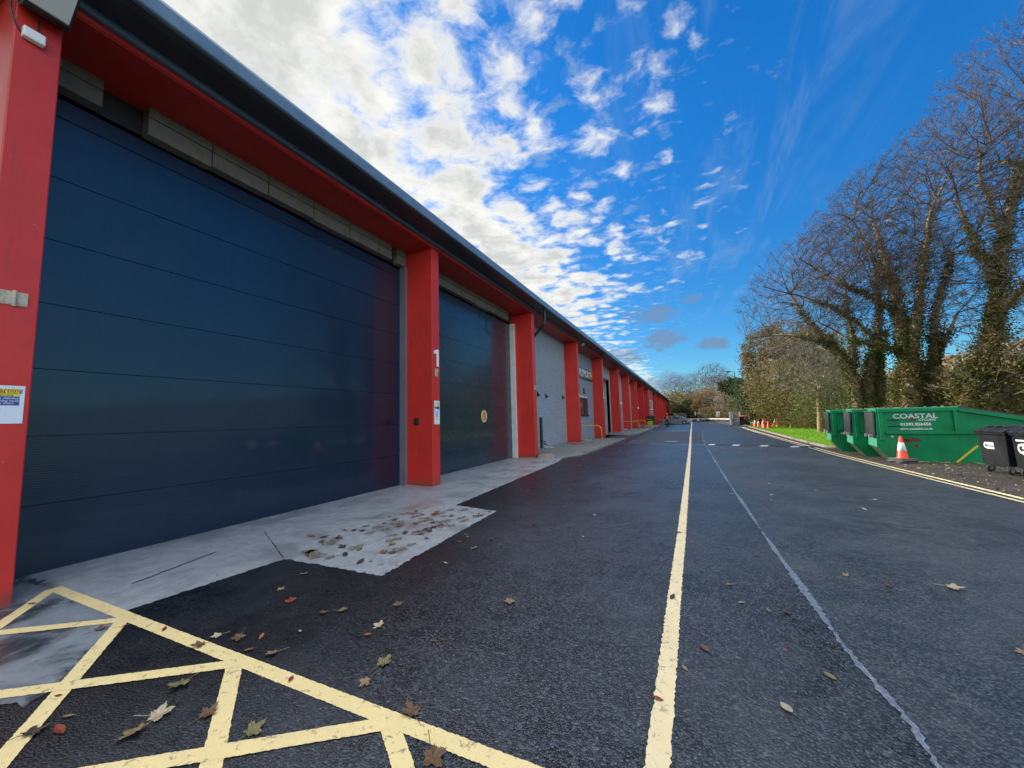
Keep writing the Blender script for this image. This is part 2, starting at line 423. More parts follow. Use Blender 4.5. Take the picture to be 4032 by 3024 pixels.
kerb_line = [(5.42, 21.6), (5.43, 24), (5.52, 28), (5.66, 32), (5.95, 41), (6.35, 52), (6.75, 60), (7.2, 70), (7.9, 82), (9.5, 96)]
sheet('road', [(-5.9, -6), (14, -6), (14, 16), (9, 22), (5.9, 22), (6.0, 32), (6.3, 41), (6.8, 52), (7.1, 60), (7.6, 70), (8.4, 82), (9.6, 98), (-40, 98), (-40, 146), (-5.9, 146)], 0.0, M['tar_old'])
seam_pts = [(1.02, -6), (1.0, 0), (.912, 2.47), (.933, 2.72), (.89, 3.09), (.855, 3.53), (.858, 3.87), (.835, 4.76), (.818, 5.37), (.80, 6.45), (.785, 7.95), (.75, 9.75), (.727, 13.3), (.714, 17.4), (.70, 22), (.74, 27), (1.0, 40), (1.5, 52), (1.9, 60)]
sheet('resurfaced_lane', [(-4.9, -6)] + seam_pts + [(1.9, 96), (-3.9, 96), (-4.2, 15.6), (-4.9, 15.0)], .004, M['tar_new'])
sheet('asphalt_patch', [(-3.6, 24.4), (.66, 24.1), (.86, 31), (.98, 41.5), (-3.7, 42.0)], .008, M['tar_patch'], jit=.02, step=.3)
mb = MB(); strip(mb, [(p[0], p[1]) for p in seam_pts[1:-2]], lambda t: .040+.016*math.sin(t*70)+.009*math.sin(t*190), .0085, .006, .03)
mb.build('seam', M['seam'])['kind'] = 'structure'
mb = MB(); strip(mb, [(-.25, -5), (-.228, 2.0), (-.213, 3.95), (-.187, 5.75), (-.041, 21.4), (.10, 42), (.42, 80), (.52, 92)], .108, .0085, .0035, .02)
mb.build('yellow_line', M['yline2'])['kind'] = 'structure'
# double yellow lines
dy = [(5.25, 4), (5.18, 7.5), (5.07, 10), (4.99, 12.5), (4.92, 15), (4.87, 18), (4.93, 23.5), (5.03, 30), (5.18, 38), (5.48, 48), (5.72, 54)]
mb = MB(); strip(mb, [(x-.10, y) for x, y in dy], .085, .0085, .004, .04); strip(mb, [(x+.10, y) for x, y in dy], .085, .0085, .004, .04)
mb.build('double_yellow_lines', M['yline2'])['kind'] = 'structure'
# hatched box at the near left
mb = MB(); Z = .0085
strip(mb, [(-6.0, 1.765), (-.4, 1.735)], .098, Z, .0016, .012)
def dia(x, y, s, L, z):
    strip(mb, [(x, y), (x+L, y+s*.715*L)], .095, z, .0015, .012)
for x in (-5.97, -4.47, -2.93, -1.59, -.25): dia(x, 1.74, -1, 3.2, Z+.0015)
for x in (-4.40, -2.85, -1.52, -.2, 1.2): dia(x, 1.735, 1, -3.2, Z+.003)
mb.build('hatched_box_marking', M['yline'])['kind'] = 'structure'
# thin white lines and worn marks across the yard
mb = MB()
strip(mb, [(-4.1, 24.0), (-.05, 23.0), (.7, 22.9)], .07, .0125, .01, .1)
strip(mb, [(-4.3, 43.6), (0, 42.1)], .22, .0125, .02, .15)
strip(mb, [(-1.5, 26.0), (-.72, 25.7)], .30, .0125, .03, .1)
for k in range(3): strip(mb, [(3.4+1.3*k, 76+1.5*k), (4.1+1.3*k, 75.5+1.5*k)], .9, .0125, .02, .2)
mb.build('white_line', M['wline'])['kind'] = 'structure'
# speed bump with painted white dashes
sb = empty('speed_bump', (.75, 23.0, 0)); tag(sb, 'low black speed bump with white dashes across the right half of the road', 'speed bump')
d = Vector((4.45, -1.55, 0)); L = d.length; d.normalize(); nn = Vector((-d.y, d.x, 0))
prof = [(-.20, .001), (-.13, .032), (-.05, .050), (.05, .050), (.13, .032), (.20, .001)]
mb = MB(); n = mb.pts([nn*a+Vector((0, 0, b)) for a, b in prof]); mb.pts([d*L+nn*a+Vector((0, 0, b)) for a, b in prof])
for i in range(5): mb.face(n+i, n+i+1, n+7+i, n+6+i)
mb.face(*[n+i for i in range(6)][::-1]); mb.face(*[n+6+i for i in range(6)])
M['bump'] = worn('black rubber asphalt', (.016, .017, .022), .2, .5, 4, .3)
mb.build('ramp', M['bump'], sb)
for k, c in enumerate((.42, 1.55, 2.75, 3.95)):
    mb = MB(); q = [(-.205, .006), (-.17, .020), (-.13, .036), (-.09, .046), (-.05, .054), (-.01, .054)]
    n = mb.pts([d*(c-.20+a*.5)+nn*a+Vector((0, 0, b)) for a, b in q]); mb.pts([d*(c+.12+a*.5)+nn*a+Vector((0, 0, b)) for a, b in q])
    for i in range(5): mb.face(n+i, n+i+1, n+7+i, n+6+i)
    mb.build('dash', M['wline'], sb)
# concrete apron in front of the first two doors
sheet('concrete_apron', [(-7.0, -3), (-4.55, -3), (-4.62, 1.9), (-4.52, 3.2), (-3.03, 3.23), (-3.18, 6.17), (-4.14, 6.36), (-4.49, 13.85), (-4.75, 15.3), (-7.0, 15.3)], .0065, M['concrete'], jit=.010, step=.03)
sheet('worn_concrete', [(-7, -3), (-3.1, -3), (-3.4, -1), (-3.3, .2), (-3.62, .62), (-4.0, .86), (-3.62, .98), (-3.78, 1.2), (-4.2, 1.5), (-4.42, 1.70), (-4.62, 1.78), (-7, 1.8)], .0075, M['oldconc'], jit=.02, step=.04)
mb = MB(); strip(mb, [(-5.35, 2.12), (-5.62, 3.05)], .022, .0105, .003, .02); strip(mb, [(-6.8, 9.1), (-5.0, 9.35)], .012, .0105, .003, .03)
strip(mb, [(-4.53, 3.2), (-6.0, 3.9)], .008, .0105, .003, .03); strip(mb, [(-3.16, 6.1), (-3.9, 4.9), (-4.0, 3.3)], .006, .0105, .003, .03)
M['crack'] = mat('dark crack', (.012, .012, .012), .8); mb.build('crack', M['crack'])['kind'] = 'structure'
# brown tannin stains left by wet leaves on the apron
mb = MB(); rs = random.Random(5)
for _ in range(46):
    while True:
        x = rs.gauss(-3.9, .5); y = rs.uniform(3.4, 6.1)
        if -5.0 < x < -3.25: break
    k = 14; a0 = rs.uniform(.05, .13); a1 = a0*rs.uniform(.5, .9); ph = rs.uniform(0, 6)
    zz = .0092+.0004*(_ % 5)
    n = mb.pts([(x+a1*math.cos(2*PI*i/k)*(1+.3*math.sin(3*2*PI*i/k+ph)), y+a0*math.sin(2*PI*i/k)*(1+.25*math.sin(5*2*PI*i/k+ph)), zz) for i in range(k)]); mb.face(*range(n, n+k))
def stainf(t, b, g):
    nz = t.noise(g, 22, 5, .7); t.link(t.mix(t.ramp(nz, .40, .60), (.26, .25, .22), (.12, .085, .055)), b.inputs['Base Color']); b.inputs['Roughness'].default_value = .5
M['stain'] = mat('brown leaf stain', build=stainf); mb.build('leaf_stains', M['stain'])['kind'] = 'structure'
# raised slabs with a kerb edge, sloping up to the wall
def slab(name, y0, y1, e0, label=None, edge=-4.28):
    mb = MB(); n = 26; rows = []
    for i in range(n+1):
        t = i/n; y = y0+(y1-y0)*t
        k = min(1, i/2.5, (n-i)/5)
        ex = edge+.03*math.sin(y*3)+(.55*(1-min(1, i/3)) if i < 3 else 0)*-1
        he = .015+.085*k; hw = .03+.16*k
        rows.append([(-6.7, y, hw), (-5.9, y, hw*.75+he*.25), (ex-.16, y, he+.012), (ex-.14, y, he), (ex, y, he-.01), (ex+.03, y, -.02)])
    for r in rows: mb.pts(r)
    for i in range(n):
        for j in range(5): a = i*6+j; mb.face(a, a+1, a+7, a+6)
    o = mb.build(name, M['slab']); o['kind'] = 'structure'; return o
slab('pavement', 15.05, 29.2, 0); slab('pavement', 34.6, 53, 0); slab('pavement', 57, 66, 0)
# broken concrete lump at the foot of the pillar
mb = MB()
for i in range(16):
    a = i/16*2*PI; mb.v.append((-5.42+.40*math.cos(a)*(1+.1*random.random()), 15.15+.55*math.sin(a), 0))
for i in range(16):
    a = i/16*2*PI; mb.v.append((-5.50+.26*math.cos(a), 15.2+.36*math.sin(a), .13+.05*random.random()))
for i in range(16): j = (i+1) % 16; mb.face(i, j, 16+j, 16+i)
mb.face(*range(16, 32))
tag(mb.build('concrete_lump', M['kerb'], smooth=True), 'broken pale concrete fillet at the foot of the red pillar beside the second door', 'concrete')
# kerb
mb = MB(); K = []
for i, (x, y) in enumerate(kerb_line):
    K.append(Vector((x, y)))
pts = []
for i in range(len(K)-1):
    n = max(1, int((K[i+1]-K[i]).length/.9))
    for k in range(n): pts.append(K[i].lerp(K[i+1], k/n))
pts.append(K[-1])
pts = [Vector((9.5, 21.25)), Vector((7.5, 21.2)), Vector((6.2, 21.15)), Vector((5.75, 21.3))] + pts
for i in range(len(pts)-1):
    a, b = pts[i], pts[i+1]; d_ = (b-a); L_ = d_.length; d_.normalize(); nr = Vector((d_.y, -d_.x)); a2 = a+d_*.006; b2 = b-d_*.006
    z = .085+random.uniform(-.006, .006)
    P = []
    for zz in (-.03, z):
        for q, w in ((a2, 0), (b2, 0), (b2, .13), (a2, .13)): P.append((q.x+nr.x*w, q.y+nr.y*w, zz))
    mb.hexa([P[0], P[1], P[2], P[3], P[4], P[5], P[6], P[7]])
kb = mb.build('kerb', M['kerb'], bevel=.012); kb['kind'] = 'structure'
sheet('verge_strip', [(5.02, -6), (14, -6), (14, 21.1), (5.9, 21.15), (5.5, 21.6), (5.08, 21.8), (4.98, 15), (5.1, 10)], .0045, M['dirt'], jit=.015, step=.08)
mb = MB(); strip(mb, [(5.25, 21.8), (5.27, 24), (5.36, 28), (5.5, 32), (5.79, 41), (6.19, 52)], lambda t: .22+.05*math.sin(t*60), .0065, .02, .1)
mb.build('gutter_dirt', M['dirt'])['kind'] = 'structure'
# lawn: uneven sheet behind the kerb
mb = MB(); nx, ny = 30, 60
def kx(y):
    for (x0, y0), (x1, y1) in zip(kerb_line, kerb_line[1:]):
        if y <= y1: return x0+(x1-x0)*(y-y0)/(y1-y0)
    return kerb_line[-1][0]
for j in range(ny+1):
    y = 21.5+(80-21.5)*j/ny
    for i in range(nx+1):
        x0 = kx(y)+.11; x = x0+(18-x0)*(i/nx)**1.5
        z = .075+.02*math.sin(x*1.3+y*.4)+.0*(x-x0)+min(.25, .035*(x-x0))
        mb.v.append((x, y, z))
for j in range(ny):
    for i in range(nx): a = j*(nx+1)+i; mb.face(a, a+1, a+nx+2, a+nx+1)
mb.build('lawn', M['lawn'], smooth=True)['kind'] = 'structure'
mb = MB()
for k in range(42000):
    y = 21.7+(62-21.7)*random.random()**1.5; x0 = kx(y)+.1; x = x0+.02+random.random()**1.25*(9.5+(y-21)*.06)
    z = .06+.02*math.sin(x*1.3+y*.4)+min(.25, .035*(x-x0)); h = random.uniform(.035, .085)*(1+(y-21)*.012); a = random.uniform(0, 2*PI); w = .007+.0005*(y-20)
    dx, dy_ = math.cos(a)*w, math.sin(a)*w; lx, ly = random.gauss(0, .02), random.gauss(0, .02)
    n = mb.pts(((x-dx, y-dy_, z), (x+dx, y+dy_, z), (x+lx, y+ly, z+h))); mb.face(n, n+1, n+2)
tag(mb.build('grass', M['grass']), 'short bright green grass on the verge beyond the kerb', 'grass', kind='stuff')

# ------------------------------------------------------------------ the warehouse
XO = -5.85; XW = -6.65; ZS = 6.13
PY = [1.46, 8.30, 15.33, 22.62, 29.95, 37.4, 44.3, 51.6, 59.4, 67.4, 75.6, 84, 92.8, 101.5, 111, 122.3, 134, 145]
wh = empty('warehouse', (-8, 70, 0)); tag(wh, 'long single storey warehouse with red pillars, grey walls and dark metal eaves', 'warehouse')
O = Vector((-8, 70, 0))
class WB(MB):
    """mesh builder whose world coordinates become local to the warehouse"""
    def build(s, name, mats, parent=None, **k):
        s.v = [(x+8, y-70, z) for x, y, z in s.v]
        return MB.build(s, name, mats, parent or wh, **k)
pillars = []
for i, y in enumerate(PY):
    b = WB(); b.box(XW-.25, XO, y-.32, y, -.02 if i < 3 else .0, ZS)
    p = b.build('pillar', M['red'], bevel=.012); pillars.append(p)
def sub(mbx, name, m, parent, **k):
    return WB.build(mbx, name, m, parent, **k)
# pillar one: number and bracket plate; pillar zero: plate
def pl_text(txt, size, x, y, z, m, parent, name, sx=1, bold=0.0):
    t = text_mesh(txt, size, frame((x+8, y-70, z), (0, 1, 0), (0, 0, 1)), m, name, parent, sx, bold=bold); return t
b = WB(); x_ = XO+.004
b.prism([(XO+.001, 8.165, 3.02), (XO+.001, 8.262, 3.02), (XO+.001, 8.262, 3.46), (XO+.001, 8.165, 3.46), (XO+.001, 8.11, 3.43), (XO+.001, 8.045, 3.415), (XO+.001, 8.045, 3.34), (XO+.001, 8.165, 3.35)], (.004, 0, 0))
WB.build(b, 'number', M['white'], pillars[1])
pl_text('2', .56, XO+.003, 29.79, 3.235, M['white'], pillars[4], 'number', .9, .03)
for i, z in ((1, 2.86), (2, 2.92), (3, 2.92)):
    b = WB(); y = PY[i]-.145; b.box(XO, XO+.008, y-.065, y+.065, z-.10, z+.10)
    b.prism([(XO+.008, y-.01, z+.06), (XO+.09, y-.01, z+.07), (XO+.008, y-.01, z-.08)], (0, .02, 0))
    sub(b, 'bracket_plate', M['rustplate'], pillars[i])
b = WB(); b.box(XO, XO+.012, 1.215, 1.385, 2.82, 2.955); b.tube([(XO+.014, 1.30, 2.81), (XO+.014, 1.30, 2.965)], .016, 8)
for yy in (1.235, 1.365):
    for zz in (2.84, 2.935): b.lathe([(.008, 0), (.006, .006)], (XO+.012, yy, zz), 8, Matrix.Rotation(PI/2, 3, 'Y'))
sub(b, 'bracket_plate', M['rustplate'], pillars[0], bevel=.003)
b = WB(); b.box(-6.37, -6.27, 7.90, 7.98, 1.53, 1.70); b.box(-6.36, -6.28, 7.885, 7.90, 1.60, 1.69)
sub(b, 'key_switch', M['black'], pillars[1], bevel=.006)
# door reveals
M['jamb'] = worn('lilac grey jamb', (.13, .13, .17), .1, .5, 3, .1)
b = WB(); b.box(-6.95, XW-.001, 7.90, 7.979, 0, 5.74); b.build('door_jamb', M['jamb'])
b = WB(); b.box(-6.95, XW-.001, 1.46, 1.50, 0, 5.74); b.build('door_jamb', M['jamb'])
b = WB(); b.box(-6.93, XW+.02, 14.87, 15.0, 0, 5.72)
for k in range(13): b.lathe([(.012, 0), (.009, .012)], (-6.8, 14.87, .25+k*.44), 8, Matrix.Rotation(PI/2, 3, 'X'))
b.build('door_frame', M['offwhite'])
def secdoor(y0, y1, ztop, first, ph, m):
    b = WB(); z = .012; h = first
    b.box(-6.90, -6.867, y0, y1, .01, ztop)
    while z < ztop:
        z1 = min(z+h, ztop)
        b.box(-6.867, -6.83, y0, y1, z, z1-.006)
        z = z1; h = ph
    return b.build('sectional_door', m, bevel=.002)
secdoor(1.50, 7.90, 5.76, .76, .782, M['door'])
sd2 = secdoor(8.30, 14.87, 5.76, .64, .72, M['door2'])
b = WB(); b.box(-6.86, -6.832, 1.5, 7.9, .0, .010); b.box(-6.86, -6.832, 8.3, 14.87, .0, .010); b.build('door_seal', M['rubber'])
# block lintels
for (y0, y1, ys_) in ((1.5, 7.95, [1.5, 2.05, 2.50, 3.31, 4.22, 5.15, 6.05, 6.95, 7.42, 7.62, 7.95]), (8.32, 14.95, [8.32, 8.7, 9.7, 10.7, 11.7, 12.7, 13.6, 14.45, 14.95])):
    for a, c in zip(ys_, ys_[1:]):
        if (y0 < 5 and a in (2.05, 7.42)) or a == 14.45: continue
        dz = random.uniform(-.02, .02)
        b = WB(); b.box(XW-.22, XW-.01+random.uniform(-.006, .006), a+.008, c-.008, 5.745+dz, 5.985); b.build('lintel_block', M['block'], bevel=.008)
        b = WB(); b.box(XW-.22, XW-.004, a+.008, c-.008, 5.995, ZS+.03); b.build('lintel_block', M['block'], bevel=.008)
    b = WB(); b.box(XW-.3, XW-.18, y0, y1, 5.70, ZS+.03); b.build('lintel_backing', M['black'])
# walls between the other pillars
def wallbay(y0, y1, m, holes=(), zt=ZS+.03, x=XW):
    """holes: (ya, yb, za, zb) openings; wall built as strips round them"""
    b = WB(); ysx = sorted({y0, y1, *[h[0] for h in holes], *[h[1] for h in holes]})
    for a, c in zip(ysx, ysx[1:]):
        hs = sorted([h for h in holes if h[0] <= a and h[1] >= c], key=lambda h: h[2]); z = -.05
        for h in hs:
            if h[2] > z: b.box(x-.25, x, a, c, z, h[2])
            z = h[3]
        b.box(x-.25, x, a, c, z, zt)
    return b.build('wall', m)
w_a = wallbay(PY[2], PY[3]-.32, M['brick'])
WIN = (25.55, 27.75, 1.80, 2.97)
w_b = wallbay(PY[3], PY[4]-.32, M['brick'], [WIN])
DO = (30.6, 36.45, -.05, 5.0)
w_c = wallbay(PY[4], PY[5]-.32, M['wallgrey'], [DO])
w_d = wallbay(PY[5], PY[6]-.32, M['wallgrey'], [(41.6, 42.9, -.05, 2.7)])
w_e = wallbay(PY[6], PY[7]-.32, M['wallgrey'])
LW = (69.0, 74.9, 2.75, 4.35); LW2 = (69.0, 74.9, 1.3, 2.45)
for i in range(7, len(PY)-1):
    hol = [LW, LW2] if PY[i] < 72 < PY[i+1] else []
    wallbay(PY[i], PY[i+1]-.32, M['soffit'], hol, x=XO-.08 if hol else XW)
# body behind: dark inside, gable ends and roof
b = WB(); b.box(-26, XW-.3, 1.14, 1.44, -.05, 6.1); b.box(-26, XW-.3, 144.6, 145, -.05, 6.1); b.box(-26.3, -26, 1.14, 145, -.05, 6.1)
b.build('gable_wall', M['brick'])
b = WB(); b.quad((-26, 1.5, .002), (XW-.3, 1.5, .002), (XW-.3, 144, .002), (-26, 144, .002)); b.build('floor', M['slab'])
for yy in (8.2, 15.2, 29.8, 37.3):
    b = WB(); b.box(-25.9, -6.99, yy-.1, yy, 0, 6.0); b.build('partition', M['wallgrey'])
for (y0, y1, zt) in ((.7, 28.4, 6.50), (28.4, 146, 6.54)):
    b = WB(); b.prism([(-5.30, y0, zt-.03), (-16, y0, zt+.9), (-26.6, y0, zt-.03), (-26.6, y0, zt-.13), (-16, y0, zt+.8), (-5.30, y0, zt-.13)], (0, y1-y0, 0))
    b.build('roof', M['fascia'])
# fascia with folded lips: near section proud of the far one
b = WB(); b.prism([(-5.25, .7, 6.545), (-5.235, .7, 6.50), (-5.235, .7, 6.33), (-5.25, .7, 6.315), (-5.30, .7, 6.315), (-5.30, .7, 6.545)], (0, 27.7, 0))
for k in range(9): b.box(-5.236, -5.231, 3+3*k, 3.012+3*k, 6.33, 6.50)
b.build('fascia', M['fascia'])
b = WB(); b.prism([(-5.30, 28.4, 6.60), (-5.285, 28.4, 6.57), (-5.285, 28.4, 6.36), (-5.30, 28.4, 6.345), (-5.36, 28.4, 6.345), (-5.36, 28.4, 6.60)], (0, 117.6, 0))
for k in range(12): b.box(-5.286, -5.281, 33+7*k, 33.012+7*k, 6.36, 6.57)
b.build('fascia', M['fascia'])
# rounded dark gutter soffit under the eaves
def curved(y0, y1, prof, name, m):
    b = WB(); n = b.pts([(x, y0, z) for x, z in prof]); k = len(prof); b.pts([(x, y1, z) for x, z in prof])
    for i in range(k-1): b.face(n+i, n+i+1, n+k+i+1, n+k+i)
    b.face(*[n+i for i in range(k)][::-1]); b.face(*[n+k+i for i in range(k)]); b.face(n+k-1, n, n+k, n+2*k-1)
    return b.build(name, m, smooth=False)
curved(.7, 28.4, [(-5.302, 6.40), (-5.302, 6.312), (-5.40, 6.295), (-5.60, 6.29), (-5.74, 6.30), (-5.77, 6.33), (-5.77, 6.40)], 'gutter', M['gutter'])
curved(28.4, 146, [(-5.362, 6.45), (-5.362, 6.34), (-5.42, 6.26), (-5.52, 6.20), (-5.64, 6.20), (-5.72, 6.26), (-5.72, 6.45)], 'gutter', M['gutter'])
b = WB(); b.box(-5.83, -5.772, .7, 28.4, 6.225, 6.39); b.box(-5.83, -5.722, 28.4, 146, 6.225, 6.43); b.build('flashing', M['flash'])
b = WB(); b.prism([(-6.93, .7, ZS), (XO+.012, .7, ZS), (XO+.012, .7, 6.223), (-6.93, .7, 6.223)], (0, 145.3, 0)); b.box(XO+.013, XO+.03, .7, 146, ZS+.015, ZS+.035)
b.build('soffit', M['soffit'])
# downpipes
def pipe(y, small=False):
    b = WB(); r = .055
    b.tube([(-5.40, y, 6.31), (-5.40, y, 5.98)], r*1.0, 12)
    b.tube([(-5.40, y, 6.02), (-5.40, y, 5.74), (-5.43, y-.03, 5.66), (-6.45, y+.12, 4.70), (-6.56, y+.12, 4.55), (-6.57, y+.12, .12)], r*1.12, 12)
    b.tube([(-5.40, y, 6.03), (-5.40, y, 5.96)], r*1.4, 12)
    b.build('downpipe', M['black'], smooth=False)
pipe(15.42); pipe(44.5); pipe(PY[10]+.15)
b = WB(); b.tube([(-6.56, 17.72, .14), (-6.56, 17.72, 1.68)], .065, 12); b.tube([(-6.56, 17.72, .50), (-6.56, 17.72, .56)], .085, 12); b.tube([(-6.5, 17.78, .5), (-6.38, 17.78, .5)], .02, 8)
b.build('drain_pipe', M['black'])
b = WB(); b.box(-6.62, -6.2, 18.0, 18.5, .17, .20); b.build('drain_cover', M['offwhite'])
# hooks, circle and vent on the brick bay
for y, z in ((18.73, 2.77), (21.65, 2.83), (17.55, 2.8)):
    b = WB(); b.prism([(XW, y-.06, z+.10), (XW+.16, y-.06, z-.06), (XW, y-.06, z-.10)], (0, .12, 0)); b.box(XW, XW+.02, y-.08, y+.08, z-.12, z+.12)
    b.build('wall_hood', M['darkmetal'])
b = WB(); b.lathe([(.17, 0), (.17, .02), (.13, .03)], (XW, 18.15, 3.65), 20, Matrix.Rotation(PI/2, 3, 'Y')); b.build('vent_disc', M['brick'])
b = WB(); b.box(XW, XW+.06, 18.28, 18.4, .32, .40); b.tube([(XW+.05, 18.34, .36), (XW+.12, 18.34, .30), (XW+.12, 18.34, .24)], .015, 8); b.build('tap', M['darkmetal'])
# window
def window(y0, y1, z0, z1, split, frame_m, sill=True, x=XW):
    e = WB(); f = .07
    e.box(x-.06, x+.012, y0, y0+f, z0, z1); e.box(x-.06, x+.012, y1-f, y1, z0, z1)
    e.box(x-.06, x+.012, y0+f, y1-f, z0, z0+f); e.box(x-.06, x+.012, y0+f, y1-f, z1-f, z1)
    for s in split: e.box(x-.06, x+.006, s-.05, s+.05, z0+f, z1-f)
    w = e.build('window', frame_m)
    g_ = WB(); g_.box(x-.05, x-.03, y0+f*.5, y1-f*.5, z0+f*.5, z1-f*.5); g_.build('pane', M['glass'], w)
    if sill:
        s_ = WB(); s_.box(x-.05, x+.09, y0-.06, y1+.06, z0-.09, z0-.005); s_.build('sill', frame_m, w)
    return w
window(*WIN, [26.95], M['darkmetal'])
b = WB(); b.box(XW, XW+.02, WIN[0]-.05, WIN[1]+.05, 3.0, 3.12); b.build('window_lintel', M['offwhite'])
b = WB(); b.box(XW, XW+.07, 26.66, 26.80, 3.28, 3.66); b.tube([(XW+.06, 26.73, 3.34), (XW+.15, 26.73, 3.30)], .03, 8); b.build('wall_lamp', M['black'])
b = WB(); b.box(XW, XW+.10, 25.3, 25.5, 1.70, 2.15); b.build('letter_box', M['black'])
window(*LW, [71.0, 73.0], M['white'], x=XO-.08); window(*LW2, [71.0, 73.0], M['white'], x=XO-.08)
# open doorway: reveal, shutter box, shutter guide
b = WB(); b.box(XW-.02, XW+.10, 30.5, 36.6, 5.0, 5.38); b.build('shutter_box', M['wallgrey'], bevel=.02)
b = WB(); b.box(XW-.5, XW-.002, 36.45, 36.50, 0, 5.0); b.box(XW-.5, XW-.45, 34.6, 36.45, 0, 5.0); b.build('shutter_guide', M['wallgrey'])
b = WB(); b.box(XW-.6, XW-.56, 30.3, 34.6, .0, 5.0); b.build('shutter', M['black'])
b = WB(); b.box(XW-.08, XW-.03, 41.6, 42.9, .1, 2.7); d1 = b.build('door', worn('maroon door', (.05, .02, .03), .1, .5, 3, .05))
b = WB(); b.box(XW-.03, XW-.02, 42.0, 42.5, 1.9, 2.3); b.build('pane', M['offwhite'], d1)
b = WB(); b.box(XW, XW+.15, 41.5, 43.0, 2.95, 3.15); b.build('door_canopy', M['white'])
b = WB(); b.box(XW, XW+.03, 48.6, 49.4, 2.8, 3.05); b.build('wall_plate', M['white'])
b = WB(); b.box(XO, XO+.12, 51.3, 51.45, 2.55, 2.8); b.build('wall_plate', M['white'])

# ------------------------------------------------------------------ things fixed on the building
# floodlight on the first pillar
fl = empty('floodlight', (-5.85, 1.30, 5.93)); tag(fl, 'black floodlight with grey glass at the top of the nearest red pillar', 'floodlight')
def FL(b, P): b.prism([(x, -.16, z) for x, z in P], (0, .32, 0))
b = MB(); FL(b, [(.02, -.07), (.14, -.13), (.20, -.13), (.42, .12), (.40, .17), (.10, .20), (.02, .10)]); b.build('housing', M['black'], fl, bevel=.008)
b = MB(); b.prism([(.215, -.135, -.118), (.235, -.135, -.118), (.425, -.135, .098), (.405, -.135, .098)], (0, .27, 0)); b.build('lens', worn('grey lens', (.52, .54, .54), .05, .3, 4, .02), fl)
b = MB(); b.box(.001, .05, -.05, .05, -.05, .12); b.build('bracket', M['black'], fl, bevel=.006)
jb = empty('junction_box', (-5.85, 1.26, 5.60)); tag(jb, 'small white junction box with a black cable under the floodlight', 'junction box')
b = MB(); b.box(.001, .07, -.075, .075, -.055, .055); b.build('box', M['white'], jb, bevel=.012)
b = MB(); b.tube([(.012, -.07, -.01), (.012, -.12, .06), (.012, -.155, .18), (.012, -.15, .45)], .008, 6); b.tube([(.015, .03, .05), (.015, .03, .22)], .007, 6); b.build('cable', M['black'], jb)
# notices
M['paper'] = worn('printed paper', (.66, .72, .80), .05, .4, 5, .04); M['pyel'] = mat('yellow print', (.80, .60, .05), .5)
M['pblue'] = mat('blue print', (.02, .06, .30), .5); M['ink'] = mat('black ink', (.02, .02, .02), .5); M['inkb'] = mat('blue ink', (.10, .25, .55), .5)
def notice(loc, w, h, label, full):
    e = empty('safety_notice', loc); tag(e, label, 'notice')
    b = MB(); b.box(0.001, .004, -w/2, w/2, -h/2, h/2); b.build('sheet', M['paper'], e)
    def tx(s, size, y, z, m, nm='text', sx=1): text_mesh(s, size, frame((.0065, y, z), (0, 1, 0), (0, 0, 1)), m, nm, e, sx, ext=.0004)
    if full:
        b = MB(); b.box(.004, .0055, -w/2+.02, w/2-.03, h*.22, h*.42); b.build('panel', M['pyel'], e)
        b = MB(); b.box(.004, .0055, -w/2+.02, w/2-.03, -h*.02, h*.215); b.build('panel', M['pblue'], e)
        tx('Warning', .058, 0, h*.375, M['ink'], sx=1.0); tx('Forklift trucks', .024, 0, h*.305, M['ink']); tx('operating', .024, 0, h*.25, M['ink'])
        tx('High visibility', .030, 0, h*.165, M['white']); tx('clothing must', .030, 0, h*.10, M['white']); tx('be worn', .030, 0, h*.035, M['white'])
    else:
        b = MB(); b.box(.004, .0055, -w*.12, w*.42, h*.27, h*.42); b.prism([(.004, -w*.42, h*.29), (.004, -w*.18, h*.29), (.004, -w*.30, h*.40)], (.0015, 0, 0)); b.build('panel', M['pyel'], e)
        b = MB(); b.box(.004, .0055, -w*.12, w*.42, h*.14, h*.255); b.lathe([(.03, 0), (.03, .0015)], (.004, -w*.30, h*.20), 16, Matrix.Rotation(PI/2, 3, 'Y')); b.build('panel', M['pblue'], e)
        tx('Warning', .028, w*.15, h*.36, M['ink'])
        b = MB()
        for k in range(9): b.box(.004, .0055, -w*.3+.01*(k % 3), w*.3-.012*(k % 2), h*(.04-.028*k)-.004, h*(.04-.028*k)+.003)
        b.build('print', M['inkb'], e)
        b = MB(); b.box(.004, .0055, -w*.3, w*.32, -h*.31, -h*.24); b.build('panel', M['pyel'], e)
notice((XO, 1.305, 1.865), .23, .36, 'white warning notice with yellow and blue panels on the nearest red pillar', True)
notice((XO, 8.165, 1.83), .24, .60, 'tall narrow safety notice below the number 1 on a red pillar', False)
ov = empty('oval_sticker', (-6.83, 12.45, 1.75)); tag(ov, 'oval cream and orange caution sticker on the second garage door', 'sticker')
def oval(a, c, x0, x1, m, nm):
    b = MB(); k = 28; b.prism([(x0, a*math.cos(2*PI*i/k), c*math.sin(2*PI*i/k)) for i in range(k)], (x1-x0, 0, 0)); b.build(nm, m, ov)
oval(.215, .22, .001, .004, worn('cream vinyl', (.72, .66, .50), .05, .4, 5, .02), 'disc'); oval(.185, .19, .0045, .006, worn('tan vinyl', (.74, .42, .10), .05, .4, 5, .02), 'centre')
b = MB(); b.prism([(.007, -.055, .05), (.007, .055, .05), (.007, 0, .17)], (.001, 0, 0)); b.box(.007, .008, -.07, .07, .03, .042)
for k in range(3): b.box(.007, .008, -.13+.02*k, .13-.02*k, -.075-.035*k, -.058-.035*k)
